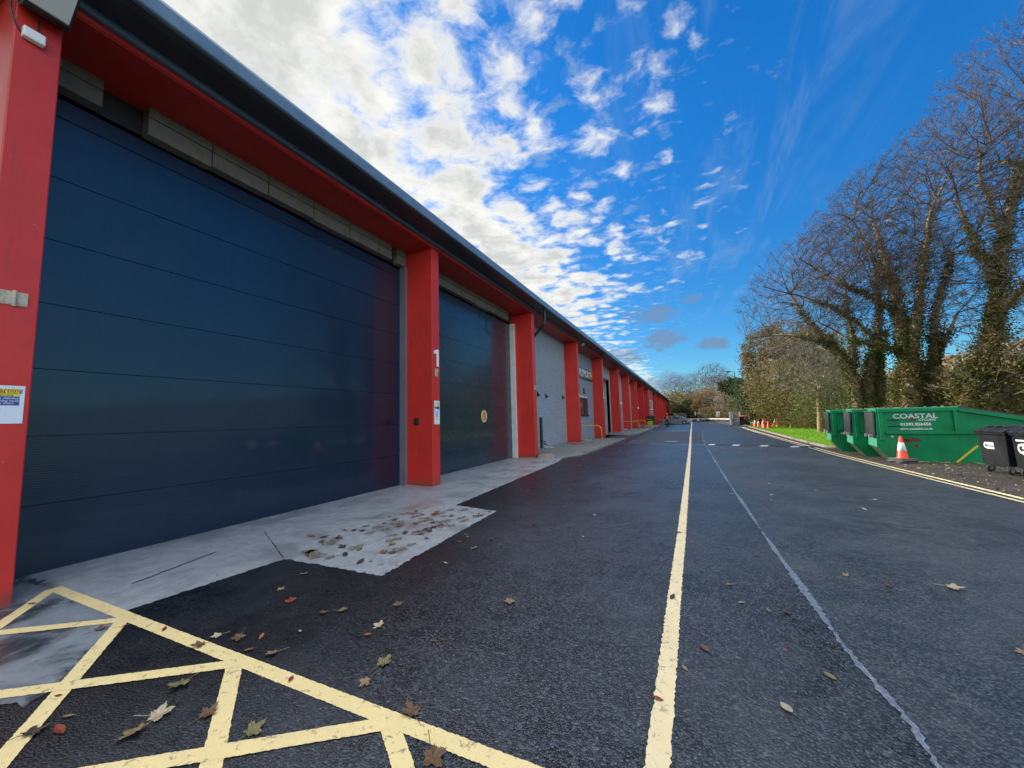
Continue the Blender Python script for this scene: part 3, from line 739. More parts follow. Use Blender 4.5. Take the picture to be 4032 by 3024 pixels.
b.build('print', M['ink'], ov); text_mesh('Caution', .06, frame((.0075, 0, -.01), (0, 1, 0), (0, 0, 1)), M['ink'], 'text', ov, ext=.0004)
# name sign
sg = empty('wall_sign', (XW, 27.5, 4.69)); tag(sg, 'dark sign with big white capital letters high on the grey brick wall', 'sign')
b = MB(); b.box(.001, .05, -1.95, 1.95, -.38, .38); b.build('board', worn('dark sign board', (.03, .035, .045), .1, .35, 3, .04), sg)
text_mesh('PLYMOUTH', .72, frame((.056, 0, .03), (0, 1, 0), (0, 0, 1)), M['white'], 'lettering', sg, 1.0, bold=.012, ext=.006)
# small lamps on the far side of pillars
for i, lab in ((3, 'small grey lamp on an arm under the eaves beside the fourth pillar'), (10, 'small lamp on an arm under the far eaves')):
    e = empty('wall_floodlight', (XO, PY[i], 5.85)); tag(e, lab, 'lamp')
    b = MB(); b.tube([(-.05, 0, .0), (.12, .05, .0), (.22, .10, .10)], .018, 8); b.build('arm', M['black'], e)
    b = MB(); b.box(-.10, .10, -.07, .07, -.04, .04, Matrix.Translation((.28, .15, .16)) @ Matrix.Rotation(-.7, 4, 'Y')); b.build('head', M['galv'], e, bevel=.01)
# handrails and steps
def rail(x, y, label, h=1.02, z=.09, rail_end=None):
    e = empty('handrail', (x, y, z)); tag(e, label, 'handrail', 'yellow handrails along the warehouse')
    L = XW-x; r = .026; P = [(L, 0, h)]
    P.append((-.28, 0, h))
    for k in range(1, 7): a = k/6*PI/2; P.append((-.28+.28*math.sin(a), 0, h-.28+.28*math.cos(a)))
    P.append((0, 0, 0)); b = MB(); b.tube(P, r, 10); b.build('tube', M['yellowpaint'], e, smooth=True)
    b = MB(); b.lathe([(.06, 0), (.06, .012), (.03, .02)], (0, 0, 0), 12); b.build('foot', M['yellowpaint'], e)
rail(-4.80, 23.3, 'nearest yellow tube handrail, beside the steps between the fourth and fifth pillars')
rail(-4.55, 40.3, 'second nearest yellow tube handrail, in front of the maroon door')
rail(-4.62, 47.6, 'third yellow tube handrail, in front of a stack of pallets')
rail(-4.95, 59.5, 'fourth yellow tube handrail, beside the small yellow grit bin')
rail(-5.2, 80.0, 'farthest yellow tube handrail, behind the green wheeled bin')
def steps(x, y, label):
    e = empty('steps', (x, y, 0)); tag(e, label, 'steps')
    for k in range(3):
        b = MB(); b.box(-1.6, -1.15+.42*k, .12, 1.25, .02 if k == 2 else .28-.09*k-.06, .34-.10*k)
        b.build('tread', M['kerb'], e, bevel=.01)
steps(-4.95, 23.3, 'worn concrete steps with pale nosings beside the nearest handrail')
steps(-4.75, 40.3, 'concrete steps with pale nosings below the maroon door')
pa = empty('pallet_stack', (-5.2, 48.6, .12)); tag(pa, 'low stack of wooden pallets behind the third handrail', 'pallets')
M['wood'] = worn('weathered pallet wood', (.30, .22, .13), .2, .7, 6, .3)
for k in range(3):
    b = MB()
    for q in range(5): b.box(-.5, .5, -.6+q*.26, -.6+q*.26+.11, .16*k+.10, .16*k+.122)
    for q in (-.46, -.05, .36): b.box(q, q+.1, -.6, .55, .16*k, .16*k+.10)
    b.build('pallet', M['wood'], pa)
# ------------------------------------------------------------------ skips, cones, bins
D = Vector((.95, -.313, 0)).normalized()
def skip(x, y, rz, label, mark, L=3.5, W=1.42):
    """local: x along the long side away from the flaps, y away from camera, origin at the near bottom corner"""
    e = empty('skip', (x, y, 0), rz); tag(e, label, 'skip', 'green recycling skips in a row')
    # side profile
    side = [(0, 0.0), (2.75, 0), (L, .62), (L, 1.10), (1.52, 1.60), (-.26, 1.62), (-.31, .43)]
    b = MB(); b.mi = 0
    b.prism([(px, 0, pz) for px, pz in side], (0, W, 0)); body = b.build('body', M['sgreen'], e)
    b = MB(); b.prism([(-.305, .05, .423), (.0, .05, -.0), (.01, .05, -.008), (-.30, .05, .41)], (0, W-.1, 0)); b.build('underside', M['sunder'], e)
    # ribs and rails on both sides
    for s in (0, 1):
        yy0, yy1 = (-.045, -.001) if s == 0 else (W+.001, W+.045)
        b = MB()
        b.box(-.22, 1.52, yy0-.01, yy1, 1.53, 1.625)
        b.prism([(1.52, yy0-.01, 1.51), (1.52, yy0-.01, 1.605), (L, yy0-.01, 1.105), (L, yy0-.01, 1.01)], (0, yy1-yy0+.01, 0))
        b.box(-.10, L, yy0, yy1, .845, .915)
        b.box(-.22, -.12, yy0, yy1, .66, 1.53)
        b.box(1.40, 1.48, yy0, yy1, .915, 1.53)
        b.build('frame_rail', M['sgreen'], e, bevel=.004)
    # top rim and sloped lid
    b = MB(); b.box(-.27, 1.52, .0, W, 1.622, 1.655); b.build('roof_panel', M['slip'], e)
    b = MB(); b.prism([(1.53, .03, 1.61), (1.53, .03, 1.66), (L-.02, .03, 1.165), (L-.02, .03, 1.115)], (0, W-.06, 0)); b.build('lid', M['sdoor'], e)
    # flap end: lip and two black flaps
    b = MB(); b.prism([(-.312, .02, .43), (-.325, .02, .43), (-.302, .02, .80), (-.29, .02, .80)], (0, W-.04, 0)); b.build('lip', M['slip'], e)
    for k in range(2):
        y0 = .03+k*(W-.03)/2; y1 = y0+(W-.09)/2
        b = MB(); b.prism([(-.33, y0, .74), (-.37, y0, .74), (-.345, y0, 1.57), (-.29, y0, 1.57)], (0, y1-y0, 0))
        for q in range(6):
            yq = y0+.06+q*(y1-y0-.12)/5; b.prism([(-.371, yq-.012, .78), (-.38, yq-.012, .78), (-.352, yq-.012, 1.48), (-.345, yq-.012, 1.48)], (0, .024, 0))
        b.box(-.385, -.30, y0+.02, y1-.02, .74, .82); b.tube([(-.345, y0, 1.55), (-.345, y1, 1.55)], .025, 8)
        f = b.build('flap', M['sdoor'], e, bevel=.004)
        b = MB(); b.tube([(-.385, y1-.06, .80), (-.40, y1-.06, .70)], .016, 6); b.build('handle', M['galv'], f)
    b = MB()
    for _ in range(26):
        q = random.uniform(-.2, 1.4); w_ = random.uniform(.02, .05); yv = random.uniform(.05, W-.1)
        b.box(q, q+w_, yv, yv+w_*1.3, 1.656, 1.656+random.uniform(.004, .03))
    b.build('debris', M['kerb'], e)['kind'] = 'stuff'
    # printed marks
    def side_text(s, size, px, pz, m=M['white'], sx=1.0, bold=0.0, nm='lettering'):
        return text_mesh(s, size, frame((px, -.004, pz), (1, 0, 0), (0, 0, 1)), m, nm, e, sx, bold=bold, ext=.0015)
    if mark:
        side_text('COASTAL', .205, .60, 1.385, sx=1.08, bold=.004); side_text('CYCLING', .085, .86, 1.27, sx=1.0, bold=.002)
        side_text('01392 826456', .115, .60, 1.135, sx=1.0, bold=.005); side_text('www.coastaluk.co.uk', .082, .60, 1.00, sx=1.0, bold=.003)
        b = MB(); b.box(-.02, .25, -.006, .001, 1.255, 1.295); b.box(-.02, .29, -.006, .001, 1.06, 1.10); b.build('slot', M['black'], e)
        b = MB(); b.box(.02, .08, -.004, .001, .745, .785); b.build('sticker', M['white'], e)
        def blob(cx, cz, rx, rz, nm='rust_patch', th=.0022):
            b = MB(); k = 26; P = []
            for i in range(k):
                a = 2*PI*i/k; q = 1+.22*math.sin(3*a+cx*9)+.12*math.sin(7*a+cz*5)
                P.append((cx+rx*q*math.cos(a), -.0005-th, cz+rz*q*math.sin(a)))
            b.prism(P, (0, th, 0)); b.build(nm, M['srust'], e)
        blob(.49, .665, .21, .055); blob(.36, .62, .10, .06); blob(.56, .48, .045, .06); blob(.54, 1.275, .10, .035, th=.004)
        b = MB(); b.box(1.38, 1.80, -.004, -.0005, -.015, .015, Matrix.Translation((0, 0, 0))); b.v = []; b.f = []; b.m = []
        b.quad((1.33, -.004, .03), (1.37, -.004, .0), (1.83, -.004, .50), (1.79, -.004, .53)); b.build('yellow_stripe', mat('yellow stripe', (.75, .62, .03), .5), e)
    else:
        b = MB(); b.box(.28, .46, -.005, -.001, 1.13, 1.38) if L > 3 else None; b.build('sticker', M['offwhite'], e)
        b = MB(); b.box(.0, .07, -.005, -.001, .70, .76); b.build('sticker', M['white'], e)
    return e
ang = math.atan2(-.17, .985)
c1 = Vector((5.69, 15.98, 0))
skip(c1.x, c1.y, ang, 'nearest green recycling skip, with white lettering and rust marks on its side', True)
skip(5.545, 17.47, ang, 'middle green recycling skip, between the lettered one and the farthest one', False)
skip(5.425, 19.33, ang, 'farthest green recycling skip, beside the lawn, with a white sticker', False)

def cone_obj(name='traffic_cone', body='cone', sleeve=True, h=.72, base='cone', square=.40):
    e = empty(name, (0, 0, 0))
    r0, r1 = .15*h/.72, .028
    def rr(z): return r0+(r1-r0)*(z/h)
    b = MB()
    b.box(-square/2, square/2, -square/2, square/2, 0, .03)
    b.build('base', M[base], e, bevel=.012)
    b = MB(); b.lathe([(rr(0)*1.06, .03), (rr(.05), .05), (rr(h*.95), h*.95), (r1*.7, h), (r1*.3, h)], n=20); b.build('body', M[body], e, smooth=True)
    if sleeve:
        b = MB(); b.lathe([(rr(h*.36)+.001, h*.36), (rr(h*.36)+.004, h*.365), (rr(h*.72)+.004, h*.715), (rr(h*.72)+.001, h*.72)], n=20); b.build('sleeve', M['conew'], e, smooth=True)
    return e
# the cone by the skip, standing on a stack of spare bases
cb = cone_obj(base='coneb', square=.48, h=.69); cb.location = (5.80, 15.62, .105); cb.rotation_euler = (0, 0, .25)
tag(cb, 'orange and white traffic cone on stacked bases in front of the lettered skip', 'traffic cone')
for k, (dx, dy, rz) in enumerate(((.03, .0, .1), (-.02, .01, .5), (.02, -.02, .3))):
    b = MB(); n = 4; b.box(-.25, .25, -.25, .25, 0, .032)
    o = b.build('cone_base', M['coneb'], bevel=.014); o.location = (5.80+dx, 15.62+dy, .002+.034*k); o.rotation_euler = (0, 0, rz)
    tag(o, ('bottom', 'middle', 'top')[k]+' grey rubber slab of the three stacked under the cone by the skip', 'cone base', 'spare rubber cone bases under the cone')
protos = {}
spots = [
 # x, y, kind, h, tilt, label
 (8.2, 61.0, 'plain', 1.0, 0, 'plain orange cone at the far left end of the group on the lawn'),
 (7.55, 57.5, 'plain', .96, 0, 'second plain orange cone from the left of the group'),
 (6.95, 52.6, 'sleeve', .98, 0, 'tall orange cone with white sleeve, nearest the wheeled bin'),
 (7.15, 51.6, 'small', .80, 0, 'small cone with a broad white band, third row of the group'),
 (7.45, 50.6, 'sleeve', .98, 0, 'orange cone with white sleeve in the middle of the group'),
 (7.9, 52.5, 'sleeve', .98, 0, 'orange and white cone at the back of the middle of the group'),
 (6.75, 45.3, 'plain', .96, 0, 'plain orange cone at the front of the group close to the kerb'),
 (7.0, 44.6, 'plain', .92, 0, 'plain orange cone leaning against its neighbour near the kerb'),
 (8.7, 52.0, 'sleeve', .98, .12, 'leaning orange and white cone behind the two plain ones'),
 (8.42, 48.3, 'plain', .98, 0, 'lone plain orange cone on the right side of the group'),
 (8.55, 43.4, 'yellow', .50, 0, 'small pale yellow cone standing alone on the lawn'),
]
spec = {'plain': ('coner', False, .92, 'coner', .44), 'sleeve': ('coner', True, .92, 'coner', .44), 'small': ('cone', True, .72, 'cone', .40), 'yellow': ('coney', False, .50, 'coney', .28)}
def lawnz(x, y):
    x0 = kx(y)+.11; return .07+.02*math.sin(x*1.3+y*.4)+min(.25, .035*(x-x0))
for x, y, k, h, tilt, lab in spots:
    if k not in protos:
        s_ = spec[k]; o = cone_obj(body=s_[0], sleeve=s_[1], h=s_[2], base=s_[3], square=s_[4]); protos[k] = o
    else: o = copy_tree(protos[k])
    f = h/spec[k][2]; o.scale = (f, f, f); o.location = (x, y, lawnz(x, y)); o.rotation_euler = (tilt, tilt, random.random())
    tag(o, lab, 'traffic cone', 'traffic cones standing on the lawn')
o = copy_tree(protos['sleeve']); o.location = (9.0, 50.4, lawnz(9, 50.4)+.16); o.rotation_euler = (PI/2-.12, 0, 1.35)
tag(o, 'fallen orange and white cone lying on its side on the lawn', 'traffic cone', 'traffic cones standing on the lawn')

def wheeled_bin(label, loc, rz, body='bin', lid='binlid', W=1.0, Dp=1.15, H=1.12, marks=1, name='wheeled_bin'):
    """local: front face looks along -x; width W along y"""
    e = empty(name, loc, rz); tag(e, label, 'wheeled bin')
    z0, z1 = .21, H-.18; t = .035
    P = []
    for z, k in ((z0, .035), (z1, 0)):
        for sx, sy in ((0, -1), (1, -1), (1, 1), (0, 1)): P.append(((k*.6 if sx == 0 else Dp-k), sy*(W/2-k), z))
    b = MB(); b.hexa(P); b.box(-.03, Dp+.03, -W/2-.03, W/2+.03, z1, z1+.045)
    b.box(.03, .05, -W*.3, W*.3, z0-.02, z0+.03)
    b.build('body', M[body], e, bevel=.02)
    b = MB(); q = z1+.047
    b.prism([(-.05, -W/2-.035, q), (-.05, -W/2-.035, q+.045), (.05, -W/2-.035, q+.10), (Dp*.5, -W/2-.035, q+.15), (Dp, -W/2-.035, q+.12), (Dp+.05, -W/2-.035, q+.04), (Dp+.05, -W/2-.035, q)], (0, W+.07, 0))
    for sy in (-.3, 0, .3): b.box(.1, Dp-.1, sy*W-.03, sy*W+.03, q+.10, q+.165)
    l = b.build('lid', M[lid], e, bevel=.014)
    b = MB(); b.box(-.056, -.03, -W*.22, -W*.02, q+.02, q+.045); b.box(-.056, -.03, W*.15, W*.3, q+.02, q+.045); b.build('handle', M['black'], l)
    for (wx, wy, a) in ((.10, -W/2+.13, .5), (.10, W/2-.13, .3), (Dp-.14, -W/2+.13, 0), (Dp-.14, W/2-.13, 0)):
        Rm = Matrix.Rotation(a, 3, 'Z') @ Matrix.Rotation(PI/2, 3, 'X')
        b = MB(); b.mi = 0; b.lathe([(.05, -.022), (.088, -.02), (.096, 0), (.088, .02), (.05, .022)], (wx, wy, .098), 20, Rm)
        w = b.build('wheel', M['rubber'], e, smooth=False)
        b = MB(); b.lathe([(.02, -.028), (.052, -.025), (.052, .025), (.02, .028)], (wx, wy, .098), 16, Rm); b.build('rim', M['wheelgrey'], w)
        b = MB(); b.box(wx-.04, wx+.04, wy-.036, wy-.028, .09, z0-.002); b.box(wx-.04, wx+.04, wy+.028, wy+.036, .09, z0-.002); b.box(wx-.05, wx+.05, wy-.05, wy+.05, z0-.012, z0); b.build('fork', M['galv'], w)
    if marks:
        s = 1 if marks == 1 else 1.55; cx = .012
        def fr(y, z): return frame((cx, y, z), (0, -1, 0), (0, 0, 1))
        z_ = .66 if marks == 1 else .64; y_ = .20 if marks == 1 else .22
        tilt_x = lambda z: .021*(z1-z)/(z1-z0)-.006
        def tm(sx_, size, y, z, bold=0.0, sc=1): text_mesh(sx_, size, frame((tilt_x(z)-.001, y, z), (0, -1, 0), (-.06, 0, 1)), M['white'], 'lettering', e, sc, bold=bold, ext=.002)
        tm('C', .19*s, y_, z_, .012)
        b = MB()
        for (ya, yb, za, zb) in ((.10, -.13, .045, .085), (.10, -.05, .008, .030), (-.06, -.13, .0, .04), (.10, -.14, -.045, -.02), (.10, -.14, -.075, -.057)):
            zc = z_+(za+zb)/2*s; xx = tilt_x(zc)-.004
            b.box(xx, xx+.012, y_-.13*s+yb*s+.0, y_-.13*s+ya*s, z_+za*s, z_+zb*s)
        if marks == 2: b.box(tilt_x(z_+.19)-.004, tilt_x(z_+.19)+.01, -.40, .34, z_+.175, z_+.215)
        b.build('print', M['white'], e)
    return e
wheeled_bin('black wheeled bin with a small white logo, beside the lettered skip', (6.66, 13.46, 0), .03, W=.90)
wheeled_bin('black wheeled bin with a larger white logo, cut by the right edge of the photo', (6.70, 12.44, 0), -.06, W=1.0, marks=2)
# far bin with red lid, and the roll cage beside it
wheeled_bin('black wheeled bin with an orange red lid by the end of the lawn', (6.25, 55.4, 0), 1.45, W=1.15, Dp=.95, H=1.36, lid='redlid', marks=0)
def cage(loc, rz, label, w, d, h, bars=9, name='roll_cage', m='galv'):
    e = empty(name, loc, rz); tag(e, label, 'cage')
    b = MB(); r = .018
    for x in (0, w):
        for y in (0, d): b.tube([(x, y, .1), (x, y, h)], r*1.4, 6)
    for z in (.15, h*.5, h):
        b.tube([(0, 0, z), (w, 0, z), (w, d, z), (0, d, z), (0, 0, z)], r, 6)
    b.build('frame', M[m], e)
    b = MB()
    for k in range(1, bars):
        t = k/bars
        b.tube([(w*t, 0, .15), (w*t, 0, h)], r*.55, 4); b.tube([(w*t, d, .15), (w*t, d, h)], r*.55, 4)
        b.tube([(0, d*t, .15), (0, d*t, h)], r*.55, 4); b.tube([(w, d*t, .15), (w, d*t, h)], r*.55, 4)
    for k in range(1, 8):
        z = .15+(h-.15)*k/8; b.tube([(0, 0, z), (w, 0, z), (w, d, z), (0, d, z), (0, 0, z)], r*.5, 4)
    b.build('mesh_panel', M[m], e)
    b = MB(); b.box(-.02, w+.02, -.02, d+.02, .10, .15); b.build('deck', M['darkmetal'], e)
    for x in (.05, w-.05):
        for y in (.05, d-.05):
            b = MB(); b.lathe([(.05, -.015), (.05, .015)], (x, y, .052), 12, Matrix.Rotation(PI/2, 3, 'X')); b.build('caster', M['rubber'], e)
    return e
cg = cage((4.95, 57.6, 0), .1, 'grey wire roll cage of cardboard beside the red lidded bin', 1.15, .9, 1.85)
for k, (x, y, z, s) in enumerate(((.08, .1, .15, .42), (.6, .12, .15, .45), (.1, .15, .60, .38), (.55, .1, .62, .40), (.3, .2, 1.05, .5))):
    b = MB(); b.box(x, x+s, y, y+.5, z, z+.42)
    tag(b.build('carton', M['offwhite'] if k % 2 else worn('grey carton', (.16, .18, .2), .1, .7, 4, .1), loc=(4.95, 57.6, 0), rz=.1), 'carton inside the wire roll cage, '+('lower left', 'lower right', 'middle left', 'middle right', 'topmost')[k], 'carton', 'cartons in the roll cage')
# green wheeled bin and yellow grit bin by the far handrails
M['dkgreen'] = worn('dark green plastic', (.012, .045, .032), .15, .45, 4, .1)
wheeled_bin('tall dark green wheeled bin against the far part of the warehouse', (-5.65, 66.6, 0), PI/2, body='dkgreen', lid='dkgreen', W=1.15, Dp=1.0, H=1.65, marks=0)
gb = empty('grit_bin', (-5.45, 62.6, 0)); tag(gb, 'small yellow grit bin standing between the green bin and a red pillar', 'grit bin')
M['gyel'] = worn('yellow plastic', (.72, .55, .04), .1, .45, 4, .05)
b = MB(); b.hexa([(-.32, -.3, 0), (.32, -.3, 0), (.32, .3, 0), (-.32, .3, 0), (-.40, -.36, .62), (.40, -.36, .62), (.40, .36, .62), (-.40, .36, .62)]); b.build('tub', M['gyel'], gb, bevel=.03)
b = MB(); b.prism([(-.43, -.39, .625), (-.43, -.39, .68), (-.2, -.39, .80), (.2, -.39, .80), (.43, -.39, .68), (.43, -.39, .625)], (0, .78, 0)); b.build('lid', M['gyel'], gb, bevel=.02)

# ------------------------------------------------------------------ guard rail, posts, signs
gr = empty('guard_rail', (3.2, 99, 0)); tag(gr, 'low pale crash barrier on short posts across the far end of the yard', 'crash barrier')
def GRl(p): return (p[0]-3.2, p[1]-99, p[2])
gp = [(-1.5, 101), (1.0, 100.5), (3.5, 99), (5.4, 97), (6.6, 93), (7.35, 85)]
bp = []
b = MB()
for zc in (.50, .66):
    b.tube([GRl((x, y, zc)) for x, y in gp], .075, 6)
b.tube([GRl((x, y+.02, .58)) for x, y in gp], .06, 4)
b.build('beam', worn('pale galvanised rail', (.62, .58, .50), .1, .5, 3, .1), gr)
for k in range(9):
    t = k/8*(len(gp)-1); i = min(int(t), len(gp)-2); f = t-i
    x = gp[i][0]+(gp[i+1][0]-gp[i][0])*f; y = gp[i][1]+(gp[i+1][1]-gp[i][1])*f
    b = MB(); X, Y, _ = GRl((x, y, 0)); b.box(X-.07, X+.07, Y-.02+.12, Y+.22, 0, .70); b.build('post', M['wood'], gr)
def board(x, y, h, w, hh, label, pz=.0):
    e = empty('sign_board', (x, y, 0)); tag(e, label, 'sign')
    b = MB(); b.tube([(0, 0, 0), (0, 0, h+hh)], .04, 8); b.build('post', M['darkmetal'], e)
    b = MB(); b.box(-w/2, w/2, -.065, -.045, h, h+hh); b.build('plate', M['white'], e)
board(6.3, 104, 1.0, .85, 1.25, 'white blank sign board on a post behind the crash barrier')
board(1.9, 98.4, .25, .45, .45, 'small square white plate fixed low in front of the crash barrier')
board(1.5, 108, 1.5, .22, .9, 'narrow white marker post behind the crash barrier')
cage((-3.6, 112, 0), .05, 'left wire mesh cage behind the crash barrier', 3.0, 1.2, 2.1, 10, 'mesh_cage')
cage((2.3, 112, 0), .05, 'right wire mesh cage behind the crash barrier', 3.0, 1.2, 2.1, 10, 'mesh_cage')
# lamp post (dark, slightly leaning) and pale pole by the end of the building
lp = empty('lamp_post', (6.55, 64, 0)); tag(lp, 'tall dark lamp post rising among the trees behind the roll cage', 'lamp post')
b = MB(); b.tube([(0, 0, 0), (0, 0, 1.2)], .11, 10); b.tube([(0, 0, 1.2), (-.06, 0, 4), (-.14, 0, 7.6)], [.075, .065, .05], 10); b.build('pole', M['darkmetal'], lp)
b = MB(); b.tube([(-.14, 0, 7.55), (-.3, 0, 7.7), (-.75, 0, 7.75)], .035, 8); b.build('arm', M['darkmetal'], lp)
b = MB(); b.box(-1.25, -.7, -.11, .11, 7.70, 7.82); b.build('lantern', M['darkmetal'], lp, bevel=.03)
pp = empty('pale_pole', (-5.3, 146.8, 0)); tag(pp, 'leaning pale pole at the far corner of the warehouse', 'pole')
b = MB(); b.tube([(1.2, 0, 0), (-.6, 0, 7.5)], .16, 8); b.build('shaft', M['offwhite'], pp)
b = MB(); b.box(-1.15, -.75, -.2, .2, 3.9, 5.2); b.build('box', M['offwhite'], pp)

# ------------------------------------------------------------------ cars
def car(label, loc, paint, rz=0):
    e = empty('parked_car', loc, rz); tag(e, label, 'car', 'cars parked nose out beside the warehouse')
    L = 4.5; W = .86
    low = [(-2.2, .30), (-2.28, .55), (-2.25, .80), (-2.12, .98), (-1.2, 1.00), (.75, .98), (1.55, .88), (2.05, .72), (2.22, .52), (2.2, .28), (1.9, .22), (-1.9, .22)]
    b = MB(); k = len(low)
    def ring(y, f, dz=0): return [(x*f, y, z+dz if z > .9 else z) for x, z in low]
    rings = [ring(-W, .965, -.03), ring(-W*.93, 1), ring(W*.93, 1), ring(W, .965, -.03)]
    for r_ in rings: b.pts(r_)
    for j in range(3):
        for i in range(k): q = (i+1) % k; b.face(j*k+i, j*k+q, (j+1)*k+q, (j+1)*k+i)
    b.face(*range(k)); b.face(*[3*k+i for i in range(k)][::-1]); b.build('body', paint, e, smooth=False, bevel=.03)
    # cabin: glasshouse with inset roof
    cab = [(-2.08, .98), (-1.75, 1.36), (-1.2, 1.47), (-.2, 1.50), (.25, 1.42), (1.15, .97)]
    b = MB(); k2 = len(cab); b.pts([(x, -.80 if z < 1.2 else -.66, z) for x, z in cab]); b.pts([(x, .80 if z < 1.2 else .66, z) for x, z in cab])
    b.face(*range(k2)); b.face(*[k2+i for i in range(k2)][::-1])
    for i in range(k2): q = (i+1) % k2; b.face(i, k2+i, k2+q, q)
    b.build('window', M['glass'], e)
    b = MB()
    b.prism([(-1.78, -.665, 1.37), (-1.2, -.665, 1.485), (-.2, -.665, 1.515), (.27, -.665, 1.435), (.22, -.665, 1.40), (-.2, -.665, 1.47), (-1.2, -.665, 1.44)], (0, 1.33, 0)); b.build('roof', paint, e, bevel=.02)
    b = MB()
    for sy in (-1, 1):
        for x0_, x1_ in ((.20, 1.12), (-.52, -.55), (-1.72, -2.05)):
            b.tube([(x0_, sy*.675, 1.43 if x0_ > 0 else (1.49 if x0_ > -1 else 1.38)), (x1_, sy*.81, .97)], .035, 6)
    b.build('roof_post', paint, e)
    for x in (-1.35, 1.38):
        for sy in (-1, 1):
            b = MB(); b.lathe([(.18, -.10), (.31, -.095), (.325, 0), (.31, .095), (.18, .10)], (x, sy*.78, .325), 20, Matrix.Rotation(PI/2, 3, 'X')); w = b.build('wheel', M['rubber'], e)
            b = MB(); b.lathe([(.05, -.105), (.19, -.102), (.19, .102), (.05, .105)], (x, sy*.78, .325), 14, Matrix.Rotation(PI/2, 3, 'X')); b.build('rim', M['galv'], w)
            b = MB(); b.lathe([(.36, -.02), (.39, 0), (.36, .02)], (x, sy*.855, .335), 20, Matrix.Rotation(PI/2, 3, 'X')); b.build('wheel_arch', M['rubber'], e)
    for sy in (-1, 1):
        b = MB(); b.box(2.02, 2.17, sy*.62-.16, sy*.62+.16, .58, .70); b.build('headlight', mat('headlight glass', (.6, .62, .64), .1), e, bevel=.02)
        b = MB(); b.box(-2.27, -2.18, sy*.66-.12, sy*.66+.12, .68, .88); b.build('tail_light', mat('red lamp', (.4, .02, .02), .2), e, bevel=.02)
        b = MB(); b.box(.72, .86, sy*.92-.08, sy*.92+.08, .96, 1.07); b.build('mirror', paint, e, bevel=.02)
    b = MB(); b.box(2.16, 2.235, -.6, .6, .30, .46); b.build('bumper', M['black'], e, bevel=.02)
    b = MB(); b.box(-.70, -.66, -.868, -.86, .30, .95); b.box(.38, .42, -.868, -.86, .30, .95); b.box(-.5, -.3, -.875, -.862, .80, .83); b.build('door_seam', M['black'], e)
P1_ = mat('silver car paint', (.30, .28, .26), .28, .75, .5, .8); P2_ = mat('pale blue grey car paint', (.40, .46, .50), .25, .6, .5, .8)
car('silver beige hatchback nearest the camera, parked nose to the right beyond the walking person', (-2.2, 74.0, 0), P1_)
car('pale blue grey car parked just behind the silver hatchback', (-1.7, 77.6, 0), P2_)

